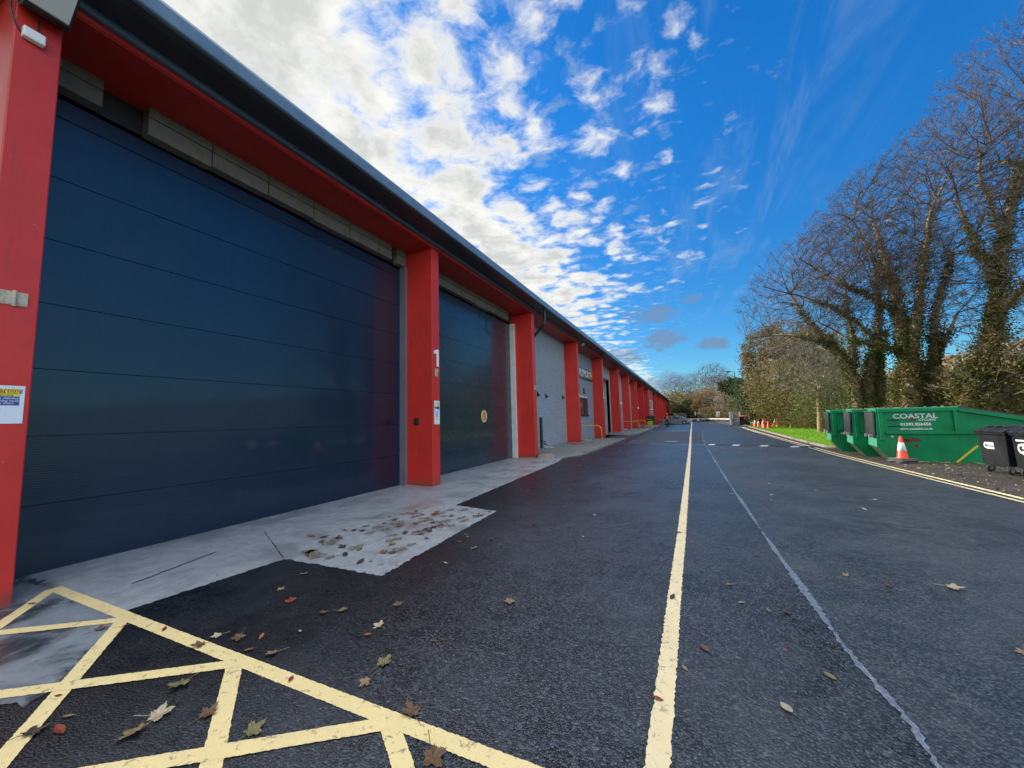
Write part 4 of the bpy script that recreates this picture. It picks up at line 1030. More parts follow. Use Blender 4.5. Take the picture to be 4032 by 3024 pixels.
# ------------------------------------------------------------------ person
def person():
    e = empty('person', (-2.95, 61.5, 0)); tag(e, 'person in orange hard hat, orange vest and dark trousers walking towards the silver car', 'person')
    skin = mat('skin', (.45, .26, .18), .5); dark = worn('dark work clothes', (.014, .015, .022), .2, .8, 6, .1)
    V = [(0, 0, 1.02), (0, .0, 1.25), (0, 0, 1.52), (0, .01, 1.62), (.01, .02, 1.76), (.02, .02, 1.88),   # pelvis..head 0-5
         (-.10, 0, .98), (-.13, -.14, .56), (-.12, .12, .16), (-.12, -.02, .07),                            # left leg 6-9
         (.10, 0, .98), (.14, .16, .58), (.13, .05, .14), (.13, -.12, .06),                                # right leg 10-13
         (-.21, 0, 1.50), (-.29, .10, 1.24), (-.26, .0, 1.0), (-.26, -.04, .92),                            # left arm 14-17
         (.21, 0, 1.50), (.30, -.06, 1.24), (.24, -.26, 1.12), (.22, -.34, 1.12)]                           # right arm 18-21
    E = [(0, 1), (1, 2), (2, 3), (3, 4), (4, 5), (0, 6), (6, 7), (7, 8), (8, 9), (0, 10), (10, 11), (11, 12), (12, 13), (2, 14), (14, 15), (15, 16), (16, 17), (2, 18), (18, 19), (19, 20), (20, 21)]
    Rr = [.15, .15, .17, .065, .095, .085, .105, .075, .05, .045, .105, .075, .05, .045, .075, .055, .04, .03, .075, .055, .04, .03]
    # five fingers on each hand
    for base, dirs in ((17, 1), (21, 0)):
        bx, by, bz = V[base]
        for k in range(5):
            off = (k-2)*.017; ln = (.05, .075, .08, .075, .06)[k]
            if dirs: a = (bx+.0, by+off, bz-.05); c = (bx+.02, by+off*1.1, bz-.05-ln)
            else: a = (bx+off, by-.05, bz); c = (bx+off*1.1, by-.05-ln*.8, bz-.03)
            if k == 0: c = (c[0]+(.03 if dirs else -.03), c[1]-.02, c[2]+.02)
            n = len(V); V += [a, c]; E += [(base, n), (n, n+1)]; Rr += [.011, .008]
    me = bpy.data.meshes.new('body'); me.from_pydata(V, E, []); me.materials.append(dark)
    o = bpy.data.objects.new('body', me); COL.objects.link(o); o.parent = e
    sk = o.modifiers.new('skin', 'SKIN'); sk.use_smooth_shade = True
    for i, v in enumerate(me.skin_vertices[0].data): v.radius = (Rr[i], Rr[i]*(.75 if i in (0, 1, 2) else 1)); v.use_root = (i == 0)
    o.modifiers.new('sub', 'SUBSURF').levels = 1; o.modifiers['sub'].render_levels = 2
    b = MB(); b.lathe([(.10, 1.66), (.105, 1.74), (.10, 1.80), (.07, 1.84)], (.012, .0, 0), 16); b.build('head', skin, e, smooth=True)
    b = MB(); b.box(-.012, .030, -.125, -.10, 1.72, 1.755); b.build('nose', skin, e)
    b = MB(); b.lathe([(.15, 1.80), (.152, 1.81), (.125, 1.83), (.12, 1.89), (.09, 1.945), (.03, 1.965)], (.012, 0, 0), 18); b.build('hard_hat', M['cone'], e, smooth=True)
    b = MB(); b.lathe([(.19, .98), (.195, 1.1), (.195, 1.3), (.215, 1.45), (.17, 1.53), (.09, 1.56)], (0, 0, 0), 18, Matrix.Diagonal((1.08, .86, 1))); b.build('vest', mat('orange red vest', (.75, .10, .03), .6), e, smooth=True)
    b = MB(); b.lathe([(.2, 1.12), (.2, 1.17)], (0, 0, 0), 18, Matrix.Diagonal((1.09, .88, 1))); b.build('stripe', M['offwhite'], e)
    for s in (-1, 1):
        x, y = (-.12, -.06) if s < 0 else (.13, -.12)
        b = MB(); b.box(x-.05, x+.05, y-.12, y+.14, 0.0, .11); b.build('boot', M['black'], e, bevel=.03)
    e.rotation_euler = (0, 0, .9)
person()
# ------------------------------------------------------------------ trees
def plane_pt(u, v, root, dep=0.0):
    n = Vector((root[0], root[1], 0)).normalized(); d = ray(u, v)
    t = (n.dot(Vector((root[0], root[1], 0)))+dep)/n.dot(d); return EYE+d*t
def grow(limbs, targets, bf=.25, merge=.0):
    """greedy tree: every target joins the node that keeps wire and path short. limbs: list of (points, radius0, radius1)"""
    P = []; par = []; rmin = []
    for pts, r0, r1, at in limbs:
        prev = at if at is not None else (0 if P else -1)
        if at == 'near':
            q = np.array(P); k = int(np.argmin(((q-np.array(pts[0]))**2).sum(1))); prev = k
        n = len(pts); cum = 0
        segs = []
        for i in range(n-1):
            a, b = Vector(pts[i]), Vector(pts[i+1]); m = max(1, int((b-a).length/.45))
            for k in range(m): segs.append((a.lerp(b, k/m), (i+k/m)/(n-1)))
        segs.append((Vector(pts[-1]), 1.0))
        # soften the corners
        S = [s[0].copy() for s in segs]
        for _ in range(3):
            for i in range(1, len(S)-1): S[i] = S[i]*.5+(S[i-1]+S[i+1])*.25
        for i, s in enumerate(S):
            if i == 0 and prev != -1 and isinstance(prev, int) and at == 'near': 
                pass
            jit = Vector((random.gauss(0, .03), random.gauss(0, .03), 0)) if i else Vector((0, 0, 0))
            P.append(tuple(s+jit)); par.append(prev); rmin.append(r0+(r1-r0)*segs[i][1]); prev = len(P)-1
    P = np.array(P, float); N0 = len(P); T = np.array(targets, float); n = len(T)
    allP = np.zeros((N0+n, 3)); allP[:N0] = P; par = list(par)+[-1]*n
    path = np.zeros(N0+n)
    for i in range(N0):
        if par[i] >= 0: path[i] = path[par[i]]+np.linalg.norm(allP[i]-allP[par[i]])
    path[:N0] *= .35
    best = np.full(n, 1e9); bi = np.zeros(n, int)
    for i in range(N0):
        dd = np.sqrt(((T-allP[i])**2).sum(1)); c = dd+bf*path[i]; m = c < best; best[m] = c[m]; bi[m] = i
    done = np.zeros(n, bool); cnt = N0
    order = []
    for _ in range(n):
        k = int(np.argmin(np.where(done, 1e9, best))); done[k] = True
        allP[cnt] = T[k]; par[cnt] = int(bi[k]); L = np.linalg.norm(T[k]-allP[bi[k]]); path[cnt] = path[bi[k]]+L
        dd = np.sqrt(((T-T[k])**2).sum(1)); c = dd+bf*path[cnt]; m = (~done) & (c < best); best[m] = c[m]; bi[m] = cnt
        cnt += 1
    # upward arch: sag of branches and smoothing
    ch = [[] for _ in range(cnt)]
    for i in range(cnt):
        if par[i] >= 0: ch[par[i]].append(i)
    for _ in range(2):
        new = allP.copy()
        for i in range(N0, cnt):
            if ch[i]: new[i] = allP[i]*.5+allP[par[i]]*.25+allP[ch[i][0]]*.25
        allP = new
    w = np.zeros(cnt)
    for i in range(cnt-1, -1, -1):
        if not ch[i]: w[i] = 1
        if par[i] >= 0 and par[i] < i: w[par[i]] += w[i]
    return allP, par, ch, w, np.array(rmin), N0
def tri_tube(V, Fc, a, b, r0, r1, n=3):
    d = b-a; L = d.length
    if L < 1e-4: return
    d /= L; u = d.cross(Vector((.3, .2, 1))).normalized(); w = d.cross(u); k0 = len(V)
    for q, r in ((a, r0), (b, r1)):
        for k in range(n):
            t = 2*PI*k/n; V.append(tuple(q+(u*math.cos(t)+w*math.sin(t))*r))
    for k in range(n):
        j = (k+1) % n; Fc.append((k0+k, k0+j, k0+n+j, k0+n+k))
def raw(name, V, Fc, m, parent=None, loc=None, smooth=False):
    me = bpy.data.meshes.new(name); me.from_pydata(V, [], Fc); me.materials.append(m)
    if smooth: me.polygons.foreach_set('use_smooth', [True]*len(me.polygons))
    o = bpy.data.objects.new(name, me); COL.objects.link(o)
    if parent: o.parent = parent
    if loc is not None: o.location = loc
    return o
def lobe_points(lobes, n, shell=.55):
    out = []; vol = [l[3]*l[4]*l[5] for l in lobes]; tot = sum(vol)
    for l, v in zip(lobes, vol):
        for _ in range(max(4, int(n*v/tot))):
            d = Vector((random.gauss(0, 1), random.gauss(0, 1), random.gauss(0, 1))).normalized()
            r = random.random()**(1/3 if random.random() > shell else 1/9)
            r *= 1+.07*math.sin(d.x*7+l[0])*math.sin(d.z*6+d.y*5)
            out.append((l[0]+d.x*r*l[3], l[1]+d.y*r*l[4], l[2]+d.z*r*l[5]))
    return out
def leaf_card(V, Fc, p, s, flat=.5):
    a = Vector((random.gauss(0, 1), random.gauss(0, 1), random.gauss(0, flat))).normalized(); b = a.cross(Vector((random.gauss(0, 1), random.gauss(0, 1), random.gauss(0, 1)))).normalized()
    k = len(V); l = s*random.uniform(.7, 1.3); w = l*.42
    V += [tuple(p-a*l*.5), tuple(p+b*w-a*l*.05), tuple(p+a*l*.5), tuple(p-b*w-a*l*.05)]; Fc.append((k, k+1, k+2, k+3))
def tree(name, label, cat, root, limbs, lobes, n, bf=.25, rt=.0055, twigm='twig', barkm='bark', ivy=0, ivys=.10, leaves=0, leafm='brownleaf', leafs=.09, group=None, twiglen=.5, ntw=4, thick=2.35, sub=2, ivyr=.055):
    e = empty(name, (root[0], root[1], 0)); tag(e, label, cat, group); o = Vector((root[0], root[1], 0))
    T = lobe_points(lobes, n)
    P, par, ch, w, rm, N0 = grow(limbs, T, bf)
    rad = rt*np.power(np.maximum(w, 1), 1/thick)*1.15
    rad[:N0] = np.maximum(rad[:N0]*.8, rm); rad = np.minimum(rad, 1.0)
    for i in range(N0, len(P)):
        if par[i] >= 0: rad[i] = min(rad[i], rad[par[i]]*.92)
    PV = [Vector(p)-o for p in P]
    VT, FT, VB, FB = [], [], [], []
    for i in range(len(P)):
        if par[i] < 0: continue
        a, b = PV[par[i]], PV[i]; r0, r1 = rad[par[i]], rad[i]
        if i >= N0 and par[i] < N0: r0 = min(r0, r1*1.6)
        if max(r0, r1) > .05: tri_tube(VB, FB, a, b, r0, r1, 10 if r0 > .12 else 7)
        else: tri_tube(VT, FT, a, b, max(r0 if r0 < r1*2 else r1*1.3, rt), max(r1, rt), 4 if r1 > .015 else 3)
    # twigs
    for i in range(N0, len(P)):
        if rad[i] > .03: continue
        tip = not ch[i]; d0 = (PV[i]-PV[par[i]])
        if d0.length < 1e-4: continue
        d0.normalize()
        for _ in range(ntw if tip else (1 if random.random() < .7 else 0)):
            d = (d0*1.0+Vector((random.gauss(0, .34), random.gauss(0, .34), random.gauss(.10, .26)))).normalized()
            L = twiglen*random.uniform(.5, 1.1); p = PV[i]; q = p+d*L*.5
            d2 = (d+Vector((random.gauss(0, .22), random.gauss(0, .22), random.gauss(.16, .15)))).normalized(); r = q+d2*L*.5
            tri_tube(VT, FT, p, q, rt, rt*.75); tri_tube(VT, FT, q, r, rt*.75, rt*.5)
            for k in range(sub):
                c = p.lerp(q, random.uniform(.3, 1)) if k % 2 else q.lerp(r, random.random()*.8)
                d3 = (d+Vector((random.gauss(0, .6), random.gauss(0, .6), random.gauss(.1, .4)))).normalized()
                tri_tube(VT, FT, c, c+d3*L*random.uniform(.25, .5), rt*.65, rt*.45)
    if VB: raw('trunk', VB, FB, M[barkm], e, smooth=True)
    raw('crown', VT, FT, M[twigm], e)
    if ivy:
        V, Fc = [], []
        idx = [i for i in range(len(P)) if par[i] >= 0 and rad[i] > ivyr]
        wts = [((PV[i]-PV[par[i]]).length)*(rad[i]+.12)*(1.4 if PV[i].z < 5.5 else (.9 if PV[i].z < 9 else .35)) for i in idx]
        clump = {i: random.random() for i in idx}
        for i in random.choices(idx, wts, k=ivy):
            t = random.random(); p = PV[par[i]].lerp(PV[i], t)
            cl = .5+.5*math.sin(p.x*2.3+i*.05)*math.sin(p.z*1.9+p.y)
            a = random.uniform(0, 2*PI); rr = rad[i]+abs(random.gauss(0, .06+.13*cl))
            q = p+Vector((math.cos(a)*rr, math.sin(a)*rr, random.gauss(0, .09)))
            leaf_card(V, Fc, q, ivys)
        raw('ivy', V, Fc, M['ivy'], e)
    if leaves:
        V, Fc = [], []
        idx = [i for i in range(N0, len(P)) if rad[i] < .05]
        keep = [i for i in idx if math.sin(P[i][0]*1.1+P[i][2]*.9)*math.sin(P[i][1]*1.3+P[i][2]*.6) > -.35]
        for i in random.choices(keep, k=leaves):
            p = PV[i]+Vector((random.gauss(0, .22), random.gauss(0, .22), random.gauss(0, .2))); leaf_card(V, Fc, p, leafs)
        raw('leaf_mass', V, Fc, M[leafm], e)
    return e
def crop2(x, y): return (2850+x/1.871, 900+y/1.871)
def limb(root, pts, r0, r1, at=None, deps=None):
    out = []
    for i, p in enumerate(pts):
        dep = deps[i] if deps else 0
        q = plane_pt(*crop2(*p), root, dep)
        if i == 0 and at is None: q.z = -.1
        out.append(tuple(q))
    return (out, r0, r1, at)
def lobe(root, u, v, rw, rh, rd, dep=0):
    q = plane_pt(u, v, root, dep); return (q.x, q.y, q.z, rw, rd if rd else rw, rh)
# tree A: left multi-stem with the sweeping limb over the cones
A_ = (8.25, 26.2)
la = [limb(A_, [(1000, 1400), (1000, 1300), (975, 1180), (945, 1080), (880, 950), (800, 850), (700, 770), (620, 690), (540, 580), (480, 480)], .26, .05, None, [0, 0, 0, 0, -.2, -.5, -.8, -1, -1.2, -1.4]),
      limb(A_, [(1060, 1400), (1062, 1290), (1065, 1150), (1090, 1000), (1100, 880), (1150, 750), (1165, 640), (1120, 450), (1110, 300)], .26, .07, None, [0, 0, .1, .2, .3, .5, .7, .9, 1]),
      limb(A_, [(1110, 1400), (1120, 1290), (1160, 1180), (1150, 1000), (1165, 860), (1200, 760)], .18, .06, None, [.3]*6),
      limb(A_, [(960, 1010), (950, 850), (925, 700), (915, 560), (890, 430)], .12, .05, 'near', [0, .3, .6, .9, 1.1]),
      limb(A_, [(800, 855), (620, 800), (430, 770), (280, 790), (170, 810)], .09, .02, 'near', [-.5, -1, -1.5, -1.8, -2]),
      limb(A_, [(1100, 800), (1000, 690), (900, 620), (760, 560), (600, 500), (450, 470), (300, 430)], .10, .025, 'near', [.3, 0, -.3, -.8, -1.3, -1.7, -2]),
      limb(A_, [(1230, 1400), (1260, 1290), (1300, 1180), (1290, 1050)], .13, .07, None, [.8]*4)]
loA = [lobe(A_, 3110, 1235, 2.5, 2.5, 3.2, -1.2), lobe(A_, 3230, 1120, 3.3, 2.7, 3.8, -.5), lobe(A_, 3370, 1030, 3.3, 2.7, 3.8, .3), lobe(A_, 3060, 1290, 1.9, 1.3, 2.4, -1.6), lobe(A_, 3480, 1150, 2.5, 2.8, 3, .8)]
tree('bare_tree', 'bare spreading tree with ivy on its trunks, one limb arching left over the lawn', 'tree', A_, la, loA, 3500, .55, .0052, 'twig', 'barkwarm', ivy=26000, ivys=.085, group='big ivy clad trees behind the skips', ntw=4, thick=2.12)
# tree B
B_ = (9.9, 24.6)
lb = [limb(B_, [(1390, 1420), (1380, 1250), (1375, 1100), (1345, 960), (1310, 820), (1305, 660), (1265, 480), (1210, 300), (1150, 120), (1100, -60)], .42, .07, None, [0, 0, 0, .1, .2, .2, .3, .5, .8, 1]),
      limb(B_, [(1385, 1100), (1400, 900), (1410, 760), (1425, 600), (1450, 430), (1470, 250), (1500, 60), (1520, -150)], .22, .06, 'near', [0, 0, 0, -.3, -.5, -.7, -.9, -1]),
      limb(B_, [(1500, 1420), (1520, 1250), (1550, 1080), (1560, 900), (1545, 740), (1560, 560), (1620, 380), (1680, 180)], .24, .07, None, [.2, .2, .2, .4, .5, .6, .8, 1]),
      limb(B_, [(1560, 950), (1620, 850), (1660, 740), (1720, 620)], .10, .05, 'near', [.4, .4, .4, .4]),
      limb(B_, [(1310, 910), (1180, 870), (1010, 835), (850, 790), (700, 690)], .11, .03, 'near', [.1, -.3, -.8, -1.3, -1.8]),
      limb(B_, [(1290, 640), (1160, 540), (1030, 470), (850, 400), (680, 300), (560, 220)], .10, .03, 'near', [.2, -.1, -.5, -1, -1.4, -1.8]),
      limb(B_, [(1240, 420), (1120, 250), (1020, 80), (950, -60)], .09, .03, 'near', [.4, .2, -.2, -.6])]
loB = [lobe(B_, 3330, 1040, 2.4, 2.2, 3.5, -1.2), lobe(B_, 3400, 930, 2.7, 2.5, 3.4, -.6), lobe(B_, 3540, 870, 3.2, 3.0, 4, 0), lobe(B_, 3700, 800, 3.4, 3.6, 4, .4), lobe(B_, 3640, 1150, 3.6, 2.4, 3.6, 1)]
tree('bare_tree', 'thickest ivy clad tree rising behind the lettered skip', 'tree', B_, lb, loB, 3600, .55, .0052, 'twig', 'barkwarm', ivy=28000, ivys=.085, group='big ivy clad trees behind the skips', ntw=4, leaves=1500, leafs=.08, thick=2.12)
# tree C: tall one at the right edge
C_ = (11.3, 22.6)
lc = [limb(C_, [(1740, 1450), (1770, 1300), (1850, 1160), (1920, 1020), (1960, 850), (1995, 680), (2015, 480), (2030, 280), (2070, 60), (2120, -200), (2160, -480)], .34, .08, None, [0, 0, 0, 0, 0, 0, .2, .3, .3, .3, .3]),
      limb(C_, [(1880, 1110), (2030, 1060), (2160, 1040), (2300, 980), (2450, 880)], .13, .05, 'near', [0, -.2, -.5, -.8, -1]),
      limb(C_, [(1700, 1100), (1830, 1060), (2000, 960), (2140, 880), (2300, 760)], .09, .04, 'near', [.3, 0, -.3, -.6, -.8]),
      limb(C_, [(1990, 660), (2100, 520), (2220, 420), (2380, 300), (2500, 100)], .13, .05, 'near', [0, -.3, -.5, -.8, -1]),
      limb(C_, [(2020, 420), (1930, 250), (1840, 80), (1760, -100), (1700, -300)], .11, .04, 'near', [.2, 0, -.4, -.8, -1.2]),
      limb(C_, [(2060, 80), (1960, -120), (1900, -320), (1880, -520)], .09, .03, 'near', [.3, 0, -.4, -.8]),
      limb(C_, [(2110, -200), (2240, -420), (2330, -680), (2360, -900)], .09, .03, 'near', [.3, 0, -.4, -.8])]
loC = [lobe(C_, 3760, 700, 2.5, 2.5, 3, -.5), lobe(C_, 3900, 560, 2.8, 2.6, 3.4, 0), lobe(C_, 4060, 400, 3.1, 2.9, 3.6, .2), lobe(C_, 4200, 240, 3.0, 2.6, 3.6, .3), lobe(C_, 4000, 900, 3.4, 3.0, 3.6, .5), lobe(C_, 4150, 1200, 3.6, 2.2, 3.4, .2), lobe(C_, 3850, 1080, 2.6, 2.2, 3.2, .5), lobe(C_, 4300, 600, 3.0, 3.6, 3.4, 0)]
tree('bare_tree', 'tallest bare tree leaning at the right edge of the photo', 'tree', C_, lc, loC, 5200, .50, .0052, 'twig', 'bark', ivy=24000, ivys=.085, group='big ivy clad trees behind the skips', ntw=4, leaves=1000, leafs=.08, thick=2.12)
# low leaning limbs at the lower right
D_ = (12.2, 23.2)
ld = [limb(D_, [(1790, 1460), (1850, 1370), (1980, 1270), (2110, 1180), (2240, 1080)], .16, .07, None),
      limb(D_, [(1830, 1460), (1960, 1340), (2090, 1250), (2220, 1190), (2400, 1120)], .14, .06, None, [.5]*5),
      limb(D_, [(1600, 1440), (1620, 1300), (1740, 1240), (1950, 1200), (2080, 1150)], .07, .02, None, [-.5]*5)]
tree('leaning_tree', 'low leaning tree with yellow green leaves behind the sloping end of the skip', 'tree', D_, ld, [lobe(D_, 3960, 1500, 2.0, 1.1, 1.6), lobe(D_, 4080, 1430, 2.2, 1.4, 1.8), lobe(D_, 3800, 1560, 1.2, .6, 1)], 700, .3, .006, 'twigtan', 'bark', leaves=6000, leafm='olive', leafs=.11, ntw=3)
# pale twiggy tree beside the left skip
E_ = (8.2, 34.5)
le = [limb(E_, [(705, 1420), (705, 1300), (695, 1190), (720, 1110), (760, 1020)], .17, .05, None),
      limb(E_, [(700, 1200), (640, 1140), (540, 1090), (400, 1070)], .08, .02, 'near', [0, -.5, -1, -1.5]),
      limb(E_, [(700, 1180), (650, 1080), (590, 1000), (560, 920)], .08, .02, 'near', [0, .3, .6, .9]),
      limb(E_, [(715, 1120), (800, 1060), (880, 1020)], .07, .02, 'near'),
      limb(E_, [(730, 1300), (750, 1250), (830, 1170), (900, 1130)], .05, .02, 'near')]
tree('small_bare_tree', 'small pale twigged tree just behind the farthest skip', 'tree', E_, le, [lobe(E_, 3170, 1440, 2.6, 2.0, 2.2), lobe(E_, 3270, 1410, 2.4, 2.2, 2.2), lobe(E_, 3300, 1510, 2.4, 1.3, 2)], 1300, .25, .008, 'twiggrey', 'barkwarm', ntw=4, twiglen=.6, leaves=1200, leafm='olive')
# ------------------------------------------------------------------ leafy masses
def bush(name, label, cat, root, lobes, n, leafm, leafs, stems=9, barkm='bark', twigs=0, twigm='twigtan', group=None, hollow=.35):
    """lobes in world coords; leaf clumps gathered on many small centres so that gaps show"""
    e = empty(name, (root[0], root[1], 0)); tag(e, label, cat, group); o = Vector((root[0], root[1], 0))
    cen = lobe_points(lobes, max(30, int(n/38)), .7); V, Fc = [], []
    lr = min(l[3] for l in lobes)
    for c in cen:
        c = Vector(c)-o
        if c.z < .1: c.z = abs(c.z)*.4+.1
        s = lr*random.uniform(.10, .24); k = int(38*random.uniform(.4, 1.6))
        for _ in range(k):
            p = c+Vector((random.gauss(0, s), random.gauss(0, s), random.gauss(0, s*.75)))
            if p.z > 0: leaf_card(V, Fc, p, leafs)
    raw('foliage', V, Fc, M[leafm], e)
    VB, FB = [], []
    for k in range(stems):
        c = Vector(random.choice(cen))-o; b0 = Vector((random.gauss(0, lr*.12), random.gauss(0, lr*.12), 0)); mid = b0.lerp(c, .5)+Vector((0, 0, c.z*.12)); r = .03+.012*lr
        tri_tube(VB, FB, b0, mid, r, r*.6, 6); tri_tube(VB, FB, mid, c, r*.6, r*.25, 5)
    raw('trunk', VB, FB, M[barkm], e)
    if twigs:
        VT, FT = [], []
        for c in random.choices(cen, k=twigs):
            c = Vector(c)-o; d = (c+Vector((random.gauss(0, lr*.5), random.gauss(0, lr*.5), lr*.8))).normalized()
            L = lr*random.uniform(.2, .45); r = leafs*.05
            a = c; 
            for _ in range(3):
                b = a+d*L/3; tri_tube(VT, FT, a, b, r, r*.7); d = (d+Vector((random.gauss(0, .3), random.gauss(0, .3), random.gauss(.1, .2)))).normalized(); a = b; r *= .75
        raw('twigs', VT, FT, M[twigm], e)
    return e
def LB(u, v, y, rw, rh, rd=None):
    q = on_y(u, v, y); return (q.x, q.y, q.z, rw, rd or rw, rh)
def rt_(l): return (l[0][0], l[0][1])
def B(name, label, cat, lobes, n, leafm, leafs, **k): return bush(name, label, cat, rt_(lobes), lobes, n, leafm, leafs, **k)
B('brown_leaved_tree', 'brown and olive autumn tree left of the pale twigged tree, above the cones', 'tree', [LB(3025, 1430, 55, 3.0, 3.2), LB(3085, 1405, 53, 4.2, 4.0), LB(3160, 1440, 50, 4.2, 4), LB(3075, 1510, 51, 3.4, 2.6), LB(2985, 1465, 57, 1.7, 2.2)], 42000, 'brownleaf', .19, stems=40, twigs=700, barkm='barkwarm', twigm='twiggrey')
B('olive_tree', 'olive green dense tree below the brown leaved tree, behind the lawn', 'tree', [LB(3110, 1530, 47, 3.8, 2.4), LB(3190, 1560, 44, 3.4, 2.4), LB(3120, 1600, 46, 3.6, 1.7)], 20000, 'olive', .15, stems=18, twigs=500)
B('evergreen_shrub', 'dark glossy evergreen shrub behind the orange cones', 'shrub', [LB(2995, 1585, 55, 2.2, 2.4), LB(3020, 1560, 54, 2.6, 2.6), LB(3035, 1610, 54, 2.6, 1.7), LB(2965, 1535, 57, 1.3, 1.4), LB(2975, 1620, 56, 1.6, 1.3)], 22000, 'dgreen', .16)
B('low_shrub', 'low pale brown shrub at the edge of the lawn beside the farthest skip', 'shrub', [LB(3160, 1655, 43, 2.0, .75, 1.4), LB(3215, 1655, 41, 1.9, .8, 1.4), LB(3270, 1650, 39, 1.9, .8, 1.4)], 9000, 'brownleaf', .09, stems=30, twigs=600, twigm='twigtan')
B('green_shrub', 'light green shrub just right of the roll cage', 'shrub', [LB(2925, 1610, 66, 2.0, 1.7), LB(2950, 1580, 68, 1.9, 2.0), LB(2915, 1640, 66, 1.6, 1.0)], 7000, 'mgreen', .16)
B('ivy_mound', 'mounded leafy undergrowth behind the three skips', 'shrub', [LB(3420, 1590, 36, 4.0, 1.5), LB(3560, 1590, 33, 3.6, 1.5), LB(3340, 1580, 38, 3.6, 1.7)], 15000, 'mgreen', .13, twigs=400)
B('bramble', 'tangled olive undergrowth at the right edge behind the skip', 'shrub', [LB(3730, 1600, 31, 3.2, 1.1), LB(3900, 1590, 28, 3.2, 1.3), LB(4060, 1560, 26, 3, 1.9)], 15000, 'olive', .12, twigs=900, twigm='twigtan')
B('holly_tree', 'dark green ivy mass low on the right, between the tall tree and the undergrowth', 'shrub', [LB(3800, 1570, 26.5, 1.3, 1.0), LB(3850, 1530, 26, 1.1, 1.1), LB(3760, 1590, 27, 1.0, .7)], 7000, 'dgreen', .11)
B('far_hedge', 'grey green line of scrub on the slope beyond the trees on the right', 'shrub', [LB(3300, 1560, 75, 9, 3.2), LB(3480, 1560, 70, 9, 3.4), LB(3650, 1570, 66, 8, 3), LB(3840, 1560, 60, 8, 3), LB(4040, 1540, 55, 8, 3.6)], 22000, 'olive', .32, twigs=600, twigm='twiggrey')
# far end of the yard
def upright(name, label, root, h, w, n, twigm='twiggrey', rt=.012, ivyn=0, limbn=5, cat='tree', lv=0, lm='orangeleaf', ls=.25, zlow=.25, seed=1, group=None):
    random.seed(seed); L = []
    for k in range(limbn):
        a = 2*PI*k/limbn+random.random(); q = w*random.uniform(.25, .6)
        L.append(([(root[0]+random.gauss(0, .15), root[1]+random.gauss(0, .15), -.3), (root[0]+math.cos(a)*q*.35, root[1]+math.sin(a)*q*.35, h*.3), (root[0]+math.cos(a)*q*.8, root[1]+math.sin(a)*q*.8, h*.58), (root[0]+math.cos(a)*q, root[1]+math.sin(a)*q, h*.75)], .06+h*.006, .04, None))
    lo = [(root[0], root[1], h*(.5+zlow*.5), w, w, h*(.5-zlow*.5)), (root[0]-w*.3, root[1], h*.62, w*.6, w*.6, h*.3), (root[0]+w*.35, root[1], h*.66, w*.6, w*.6, h*.32)]
    return tree(name, label, cat, root, L, lo, n, .25, rt, twigm, 'bark', ivy=ivyn, ivys=.28, leaves=lv, leafm=lm, leafs=ls, ntw=3, twiglen=h*.09, group=group, ivyr=.08)
def rootp(u, y): q = on_y(u, 1640, y); return (q.x, q.y)
upright('bare_tree', 'tall bare tree beyond the far corner of the warehouse', rootp(2668, 150), 15.5, 5.5, 900, 'twig', .018, ivyn=3500, seed=3)
upright('bare_tree', 'bare thin tree just left of the orange leaved tree', rootp(2722, 140), 12.5, 4.5, 600, 'twig', .016, seed=4)
upright('bare_tree', 'tall bare tree with reddish twigs above the orange leaves', rootp(2808, 125), 16.0, 5.6, 1300, 'twig', .015, lv=900, lm='brownleaf', seed=5)
upright('orange_tree', 'orange leaved tree behind the crash barrier', rootp(2778, 118), 9.0, 3.0, 500, 'twigtan', .015, lv=5000, seed=6, zlow=.1)
upright('grey_willow', 'pale grey brown thicket of upright twigs behind the crash barrier', rootp(2835, 116), 9.8, 4.2, 1600, 'twigtan', .016, seed=8, zlow=.05, limbn=8)
upright('grey_willow', 'pale bushy thicket just left of the lamp post', rootp(2873, 108), 8.2, 3.4, 1300, 'twigtan', .016, seed=9, zlow=.05, limbn=8)
upright('bare_tree', 'thin bare tree beyond the thicket, close to the dark pine', rootp(2850, 140), 14.5, 4.0, 700, 'twig', .015, seed=10)
B('dark_bush', 'dark ivy covered bush at the foot of the bare tree beyond the warehouse', 'shrub', [LB(2680, 1600, 128, 4.2, 4.4), LB(2672, 1640, 126, 3.6, 2.2), LB(2694, 1625, 126, 3.6, 2.4)], 6000, 'olive', .34, twigs=300)
B('dark_bush', 'dark green bush left of the mesh cages', 'shrub', [LB(2712, 1618, 122, 3.2, 3.0), LB(2735, 1630, 122, 3, 2.2)], 5000, 'dgreen', .30)
B('dark_bush', 'brown green bush between the mesh cages and the orange tree', 'shrub', [LB(2750, 1605, 120, 2.6, 3.4), LB(2765, 1635, 119, 2.6, 1.6)], 4200, 'olive', .30, twigs=300)
B('tawny_bush', 'tawny scrub at the foot of the pale thicket behind the barrier', 'shrub', [LB(2800, 1632, 113, 3.2, 1.7), LB(2845, 1632, 110, 3.2, 1.7), LB(2885, 1632, 100, 2.6, 1.6)], 6500, 'brownleaf', .28, twigs=600)
pn = [LB(2868, 1512, 96, 2.0, .8), LB(2888, 1508, 95, 2.0, 1.1), LB(2876, 1524, 96, 2.6, .9), LB(2893, 1534, 95, 2.4, 1.2), LB(2898, 1500, 95, 1.5, 1.0)]
bush('pine_tree', 'dark pine with flat spreading top behind the lamp post', 'tree', (on_y(2898, 1640, 95).x, 95), pn, 9000, 'dgreen', .26, stems=8)
